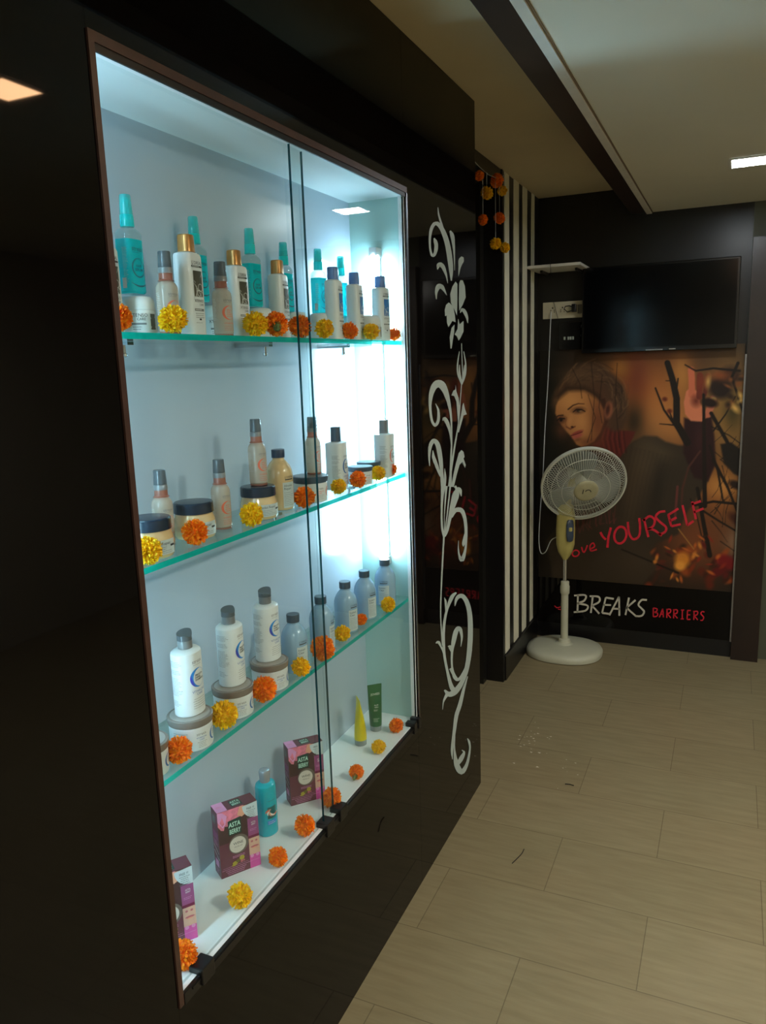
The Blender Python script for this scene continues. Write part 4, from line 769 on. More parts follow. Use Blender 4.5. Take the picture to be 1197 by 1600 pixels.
for x, y, z, R, c, i, lab in FL:
    t = empty('marigold_flower', (x, y, z)); tag(t, lab, 'flower', 'marigolds laid along the shelves')
    q = random.Random(100 + i); s = R / .0192
    dv = (.6 + q.uniform(-.4, .4), -.8 + q.uniform(-.4, .4), .5 + q.uniform(-.3, .5))      # the way the open face looks
    if i == 3: dv = (-.45, .6, .35)
    if i == 30: dv = (-.1, .9, .55)
    rot = (Matrix.Rotation(0, 3, 'X') @ Vector(dv).to_track_quat('Z', 'Y').to_matrix() @ Matrix.Rotation(q.uniform(0, 6), 3, 'Z')).to_euler()
    b = bpy.data.objects.new('blossom', FM[c, i % 3]); COL.objects.link(b); b.parent = t; b.rotation_euler = rot
    sx = 1.0 if i != 21 else 1.18
    b.scale = (s * q.uniform(.94, 1.04) * sx, s * q.uniform(.94, 1.04) * sx, s * q.uniform(.86, .97) * (1 if i != 21 else .85))
    g = bpy.data.objects.new('sepal', SM); COL.objects.link(g); g.parent = t; g.rotation_euler = rot; g.scale = (s, s, s * .9)

# ---- garland of marigolds at the doorway lintel
gt = empty('flower_garland', (-.95, 3.3, 2.3)); tag(gt, 'garland of faded orange and yellow marigolds hanging over the dark doorway', 'garland')
GP = [(3.11, 2.272, .020, 'o'), (3.36, 2.300, .030, 'o'), (3.213, 2.226, .027, 'y'), (3.445, 2.275, .022, 'y'), (3.157, 2.114, .022, 'o'), (3.401, 2.157, .026, 'o'), (3.339, 2.045, .025, 'y'), (3.485, 2.045, .024, 'y')]
f = MB(); f.tube([(0, -.72, .055), (0, -.4, .03), (0, -.19, .005), (0, -.06, 0), (0, .06, .01), (0, .145, .03), (0, .21, .06)], .0012, 6)
for (a, b) in (((-.143, -.01), (-.143, -.186)), ((-.087, 0), (-.087, -.074)), ((.039, .01), (.039, -.255)), ((.101, .02), (.101, -.143)), ((.185, .05), (.185, -.255))): f.tube([(0, a[0], a[1]), (0, b[0], b[1])], .001, 6)
f.build('string', M_cord, gt)
for i, (y, z, R, c) in enumerate(GP):
    b = bpy.data.objects.new('flower', FM[c, i % 3]); COL.objects.link(b); b.parent = gt; b.location = (0, y - 3.3, z - 2.3); s = R / .0205; b.scale = (s, s * .9, s); b.rotation_euler = (i, i * 2, 0)

# ================================================================ BACK WALL
# ---- television
tv = empty('television', (-.36, 4.20, 1.578)); tag(tv, 'black flat television, switched off, mounted above the printed poster', 'television')
boxo('cabinet', M_tvb, tv, -.365, .365, -.055, .0, 0, .425, bevel=.004)
boxo('screen', M_tv, tv, -.353, .353, -.0565, -.0545, .022, .414)
boxo('chrome_strip', M_chrome, tv, -.05, .03, -.0575, -.0545, .004, .010)
boxo('chrome_strip', M_chrome, tv, .06, .09, -.0575, -.0545, .006, .011)
boxo('wall_bracket', M_blackpl, tv, -.15, .15, 0, .02, .1, .3)
# ---- poster, painted as a colour grid on a flat sheet
def paint_poster(X, Z):
    Hc = np.array([[0.91263, -0.03238, 1.76199], [-0.04773, 0.9816, -0.75482 - 1.56 * 0.0], [-0.40598, -0.18817, 4.0496]])
    a = Hc[0, 0] * X + Hc[0, 1] * Z + Hc[0, 2]; b = Hc[1, 0] * X + Hc[1, 1] * Z + Hc[1, 2]; c = Hc[2, 0] * X + Hc[2, 1] * Z + Hc[2, 2]
    U = (598.5 + 1208.28 * a / c - 850) * 3.627; V = (800 - 1208.28 * b / c - 570) * 3.627
    I = np.zeros(U.shape + (3,)); I[:] = (30, 24, 17)
    def mix(m, col): m = np.clip(m, 0, 1)[..., None]; I[:] = I * (1 - m) + np.array(col, float) * m
    def ell(cx, cy, rx, ry, col, soft=.3, rot=0., op=1.):
        dx, dy = U - cx, V - cy; x = dx * math.cos(rot) + dy * math.sin(rot); y = -dx * math.sin(rot) + dy * math.cos(rot)
        d = np.sqrt((x / rx) ** 2 + (y / ry) ** 2); mix((1 + soft - d) / (2 * soft) * op if soft < 1 else np.exp(-d * d) * op, col)
    def seg_d(p, q):
        dx, dy = q[0] - p[0], q[1] - p[1]; t = np.clip(((U - p[0]) * dx + (V - p[1]) * dy) / (dx * dx + dy * dy + 1e-9), 0, 1)
        return np.hypot(U - p[0] - t * dx, V - p[1] - t * dy), t
    def stroke(pts, w, col, soft=3., op=1., w2=None):
        D = np.full(U.shape, 1e9); n = len(pts) - 1
        for i in range(n):
            d, t = seg_d(pts[i], pts[i + 1]); ww = w + ((w2 if w2 is not None else w) - w) * (i + t) / n; D = np.minimum(D, d - ww / 2)
        mix((soft / 2 - D) / soft * op, col)
    def poly(pts, col, soft=6., op=1.):
        ins = np.zeros(U.shape, bool); D = np.full(U.shape, 1e9); n = len(pts)
        for i in range(n):
            p, q = pts[i], pts[(i + 1) % n]; d, _ = seg_d(p, q); D = np.minimum(D, d)
            cnd = (p[1] > V) != (q[1] > V); xi = (q[0] - p[0]) * (V - p[1]) / ((q[1] - p[1]) or 1e-9) + p[0]; ins ^= cnd & (U < xi)
        D = np.where(ins, D, -D); mix((D + soft / 2) / soft * op, col)
    # blurred autumn background
    ell(620, 180, 330, 330, (158, 92, 42), 1.5); ell(700, 330, 200, 190, (188, 124, 64), 1.5, op=.8); ell(520, 60, 70, 160, (112, 52, 36), 1.5, op=.8); ell(430, 20, 60, 60, (150, 96, 44), 1.5)
    ell(1060, 260, 150, 330, (160, 116, 58), 1.5); ell(1070, 260, 60, 130, (58, 50, 22), 1.5, op=.9); ell(990, 720, 150, 200, (158, 98, 44), 1.5); ell(1010, 690, 90, 60, (190, 130, 64), 1.5)
    ell(870, 1000, 240, 220, (112, 62, 34), 1.5); ell(1090, 1010, 70, 90, (134, 100, 74), 1.5); ell(780, 60, 60, 120, (176, 116, 54), 1.5); ell(5, 300, 90, 400, (14, 16, 12), 1.5); ell(510, 320, 60, 110, (44, 34, 20), 1.5, op=.9)
    # leaves at the foot
    r = random.Random(4)
    for i in range(70):
        cx, cy = r.uniform(60, 1150), r.uniform(1030, 1260)
        if cx < 330 and r.random() < .5: continue
        col = r.choice([(120, 46, 20), (92, 34, 18), (140, 66, 26), (60, 26, 14), (44, 30, 18), (84, 22, 18)]); ell(cx, cy, r.uniform(18, 52), r.uniform(10, 26), col, .35, r.uniform(-1.2, 1.2), .8)
    ell(785, 1105, 42, 44, (204, 126, 40), .35, .5); ell(770, 1140, 30, 26, (224, 150, 60), .4); ell(1035, 1120, 64, 40, (112, 22, 24), .3, .4); ell(990, 1170, 50, 26, (90, 20, 20), .3, -.4); ell(450, 1100, 90, 20, (128, 58, 30), .4, -.2)
    # clothes
    poly([(425, 530), (450, 470), (510, 430), (565, 402), (640, 405), (690, 436), (760, 455), (840, 462), (960, 560), (930, 660), (880, 740), (800, 850), (762, 960), (640, 1010), (600, 1060), (640, 1150), (560, 1240), (60, 1250), (10, 1000), (100, 880), (350, 780)], (52, 42, 30), 16)
    ell(560, 560, 90, 170, (84, 68, 48), 1.5, .2, .8); ell(500, 760, 50, 190, (74, 60, 44), 1.5, .1, .7); ell(640, 720, 36, 190, (40, 33, 24), 1.5, .2, .8); ell(660, 500, 90, 50, (78, 64, 44), 1.5, .3, .7); ell(540, 1120, 120, 90, (66, 52, 38), 1.5, op=.6)
    for i in range(14): x = 440 + i * 24; stroke([(x + 60, 470 + i * 6), (x + 20, 650), (x - 20, 850 + 8 * i)], 9, (38, 30, 22), 22, .28)
    poly([(795, 300), (870, 320), (950, 290), (965, 400), (975, 560), (930, 660), (850, 640), (790, 500)], (42, 19, 19), 14); ell(880, 420, 30, 90, (62, 30, 28), 1.5, op=.7)
    # scarf
    poly([(270, 462), (310, 410), (350, 340), (390, 350), (440, 372), (520, 378), (490, 440), (462, 480), (432, 525), (400, 500), (340, 470)], (88, 34, 28), 10)
    for i in range(10): stroke([(345 + 12 * i, 350 + i * 3), (330 + 14 * i, 420), (350 + 13 * i, 500)], 5, (52, 20, 18) if i % 2 else (120, 52, 42), 6, .7)
    for i in range(16): x = 180 + 15 * i; stroke([(x, 800 + (i % 3) * 20), (x + r.uniform(-14, 14), 900), (x + r.uniform(-18, 18), 960 - i * 6)], 5, (104, 46, 42), 5, .6)
    # head: hair, face, ear
    poly([(40, 230), (62, 150), (100, 90), (150, 40), (230, -10), (330, 10), (400, 60), (450, 120), (474, 200), (476, 300), (450, 365), (400, 380), (350, 350), (330, 230), (200, 150), (100, 180), (60, 290)], (74, 52, 36), 26)
    rh = random.Random(8)
    for i in range(70):
        a = rh.uniform(-2.9, .5); rr = rh.uniform(.55, 1.0); cx, cy = 270 + 205 * rr * math.cos(a), 215 + 225 * rr * math.sin(a); b2 = a + PI / 2 + rh.uniform(-.5, .5); L = rh.uniform(25, 55)
        k = rh.choice([(116, 86, 58), (92, 66, 44), (46, 32, 22), (34, 24, 16), (132, 100, 68)])
        stroke([(cx - L * math.cos(b2), cy - L * math.sin(b2)), (cx + 10 * math.cos(a), cy + 10 * math.sin(a)), (cx + L * math.cos(b2), cy + L * math.sin(b2))], 5, k, 8, .5)
    ell(200, 60, 120, 50, (104, 78, 54), 1.5, op=.6); ell(60, 330, 50, 120, (30, 24, 16), 1.5, op=.8)
    poly([(300, 200), (345, 190), (370, 300), (350, 350), (320, 420), (290, 445), (280, 380)], (46, 26, 18), 10)
    poly([(68, 232), (92, 180), (125, 150), (175, 138), (230, 142), (280, 165), (318, 205), (338, 260), (340, 320), (318, 385), (286, 432), (240, 458), (212, 464), (184, 452), (160, 412), (128, 378), (104, 350), (82, 318), (64, 275)], (176, 118, 68), 9)
    ell(150, 200, 70, 60, (206, 146, 86), 1.5, op=.8); ell(215, 320, 50, 60, (204, 142, 84), 1.5, op=.7); ell(310, 320, 50, 140, (108, 60, 38), 1.5, op=.85); ell(250, 440, 60, 30, (104, 60, 38), 1.5, op=.7); ell(100, 370, 40, 50, (112, 66, 42), 1.5, op=.6)
    ell(366, 258, 24, 50, (138, 84, 58), .25, .15); ell(362, 255, 11, 30, (70, 36, 26), .5, .15); poly([(52, 180), (120, 110), (230, 118), (320, 170), (345, 240), (300, 190), (230, 148), (140, 150), (84, 195)], (56, 38, 26), 26, .8)
    stroke([(138, 252), (165, 230), (195, 220), (228, 222)], 9, (58, 34, 22), 5, .9, 4); stroke([(66, 300), (82, 288), (108, 286)], 8, (58, 34, 22), 5, .9)
    ell(194, 258, 34, 17, (70, 40, 28), .6, -.1, .8); stroke([(165, 268), (185, 252), (215, 254), (232, 264)], 6, (26, 16, 12), 3); ell(196, 261, 9, 8, (18, 12, 10), .3); ell(203, 263, 12, 4, (190, 160, 120), .6, op=.5)
    ell(95, 312, 27, 19, (66, 38, 28), .6, -.3, .8); stroke([(72, 318), (90, 302), (118, 306)], 6, (26, 16, 12), 3); ell(97, 313, 8, 8, (18, 12, 10), .3)
    ell(148, 318, 16, 48, (196, 136, 82), 1.5, .25, .8); stroke([(128, 300), (122, 335), (128, 352)], 5, (118, 70, 44), 6, .6); stroke([(128, 352), (150, 364), (176, 350)], 7, (98, 52, 36), 5, .85); ell(160, 352, 8, 5, (52, 24, 18), .4)
    ell(186, 388, 36, 11, (150, 66, 56), .35, -.42); ell(190, 404, 30, 12, (170, 86, 72), .35, -.38); stroke([(152, 402), (180, 394), (218, 380)], 4, (70, 24, 22), 3); ell(190, 425, 22, 10, (112, 66, 44), 1.5, -.3, .7)
    # raised hand
    poly([(792, 215), (806, 150), (830, 130), (872, 150), (886, 220), (914, 268), (944, 205), (962, 186), (978, 196), (968, 240), (930, 292), (896, 322), (832, 318), (800, 280)], (206, 120, 84), 8)
    stroke([(834, 30), (838, 90), (838, 170)], 38, (196, 104, 72), 8); stroke([(884, 60), (880, 180)], 34, (112, 46, 30), 8); stroke([(930, 60), (910, 170)], 24, (92, 38, 26), 8); stroke([(960, 190), (930, 280)], 34, (184, 104, 76), 8, w2=40); ell(862, 205, 26, 30, (92, 36, 24), .6, op=.7); ell(962, 192, 14, 10, (214, 172, 96), .4)
    ell(1000, 130, 66, 62, (34, 22, 17), .3, .3); ell(1060, 60, 60, 50, (54, 34, 22), .4); ell(940, 215, 46, 26, (34, 18, 14), .3, .2); ell(1000, 60, 60, 30, (140, 70, 30), 1.5, op=.8)
    # branches
    B = (27, 19, 12)
    for pts, w0, w1 in (([(700, -10), (728, 80), (752, 190), (752, 330), (812, 440)], 34, 42), ([(632, 132), (680, 255), (740, 340), (800, 430)], 10, 16), ([(656, 335), (700, 338), (760, 345)], 5, 9), ([(710, 262), (738, 335)], 7, 12), ([(760, 78), (745, 200)], 9, 9),
        ([(690, 90), (735, 92)], 4, 8), ([(905, 170), (908, 480), (912, 800)], 16, 26), ([(948, 275), (1035, 430), (1120, 620)], 22, 20), ([(950, 350), (1050, 400), (1125, 455)], 7, 5), ([(1085, 180), (1030, 280), (960, 375)], 7, 9), ([(940, 460), (985, 600), (1015, 770)], 16, 10), ([(960, 540), (1040, 690), (1095, 830)], 20, 12),
        ([(1100, -10), (1065, 70), (1135, 290)], 18, 12), ([(840, 800), (960, 775), (1110, 790)], 12, 16), ([(870, 700), (905, 900), (940, 1080)], 20, 28), ([(890, 820), (1000, 890), (1120, 960)], 12, 10), ([(440, 1046), (600, 1112), (760, 1180)], 9, 11), ([(800, 0), (860, 34), (960, 20), (1110, 34)], 8, 14), ([(1060, 700), (1140, 650)], 6, 4), ([(1000, 1000), (1100, 1070)], 5, 4), ([(830, 760), (870, 870), (900, 1000)], 8, 6)):
        stroke(pts, w0, B, 4, .95, w1)
    poly([(1000, 450), (1060, 440), (1130, 490), (1130, 640), (1080, 620), (1020, 560)], (26, 20, 15), 12); ell(1085, 680, 40, 22, (34, 20, 14), .4, .4); ell(1100, 880, 60, 26, (60, 26, 16), .4, .6)
    stroke([(885, 490), (820, 580), (785, 700), (780, 790)], 12, (74, 42, 32), 4, .9); stroke([(757, 690), (742, 880)], 14, (96, 48, 42), 4, .9); stroke([(762, 930), (850, 1045)], 6, (158, 112, 54), 3, .9)
    for dx, dy in ((685, 195), (712, 262)): ell(dx, dy, 14, 12, (96, 40, 22), .5)
    rt = random.Random(21)
    for i in range(26):
        x, y = rt.uniform(940, 1120), rt.uniform(380, 1000); a = rt.choice([-1, 1]) * rt.uniform(.6, 1.5); L = rt.uniform(60, 190)
        stroke([(x, y), (x + .5 * L * math.cos(a) + rt.uniform(-12, 12), y + .5 * L * math.sin(a)), (x + L * math.cos(a), y + L * math.sin(a))], rt.uniform(3, 7), (30, 21, 14), 3, .8, 2)
    for i in range(30):
        cx, cy = rt.uniform(620, 1140), rt.uniform(960, 1230); ell(cx, cy, rt.uniform(10, 26), rt.uniform(5, 12), rt.choice([(176, 88, 34), (196, 120, 48), (130, 40, 22), (90, 24, 22), (52, 30, 18)]), .4, rt.uniform(-1.4, 1.4), .85)
    for i in range(12): ell(rt.uniform(1040, 1150), rt.uniform(20, 260), rt.uniform(12, 34), rt.uniform(8, 20), rt.choice([(206, 160, 84), (48, 32, 20), (120, 70, 32)]), .5, rt.uniform(-1, 1), .8)
    ell(890, 100, 26, 34, (120, 50, 28), .5, .2, .8); ell(930, 95, 16, 40, (196, 150, 78), .5, .1, .7)
    # loose strands of hair
    for pts in ([(268, -10), (286, 190), (268, 430)], [(415, -10), (404, 190), (428, 470)], [(160, 20), (205, 110), (215, 190)], [(250, 170), (292, 300), (246, 440)], [(330, 60), (312, 240), (330, 330)]): stroke(pts, 3.5, (30, 19, 14), 4, .75)
    return I
def poster():
    x0, x1, z0, z1 = -.955, .043, .352, 1.60; nx, nz = 300, 370
    xs = np.linspace(x0, x1, nx); zs = np.linspace(z0, z1, nz); X, Z = np.meshgrid(xs, zs)
    I = paint_poster(X, Z) / 255.0
    A = np.where(I <= .04045, I / 12.92, ((I + .055) / 1.055) ** 2.4) * PGAIN
    me = bpy.data.meshes.new('picture'); V = np.stack([X, np.full(X.shape, 4.2), Z], -1).reshape(-1, 3)
    idx = np.arange(nx * nz).reshape(nz, nx); F4 = np.stack([idx[:-1, :-1], idx[:-1, 1:], idx[1:, 1:], idx[1:, :-1]], -1).reshape(-1, 4)
    me.from_pydata(V.tolist(), [], F4.tolist())
    ca = me.color_attributes.new('print', 'FLOAT_COLOR', 'POINT'); ca.data.foreach_set('color', np.concatenate([np.clip(A, 0, 1).reshape(-1, 3), np.ones((nx * nz, 1))], 1).ravel().tolist())
    m = bpy.data.materials.new('poster_print'); m.use_nodes = True; nt = m.node_tree; b = nt.nodes['Principled BSDF']; at = nt.nodes.new('ShaderNodeAttribute'); at.attribute_name = 'print'
    nt.links.new(at.outputs['Color'], b.inputs['Base Color']); b.inputs['Roughness'].default_value = .42; b.inputs['Specular IOR Level'].default_value = .3
    return me, m
PGAIN = 1.2
pt = empty('wall_poster', (0, 0, 0)); tag(pt, 'large printed wall poster of a woman reaching into autumn branches, with red and white lettering', 'poster')
boxo('backing_board', M_black, pt, -.958, .044, 4.2005, 4.2195, .09, 1.60)
me, m = poster(); po = link('picture', me, m, pt)
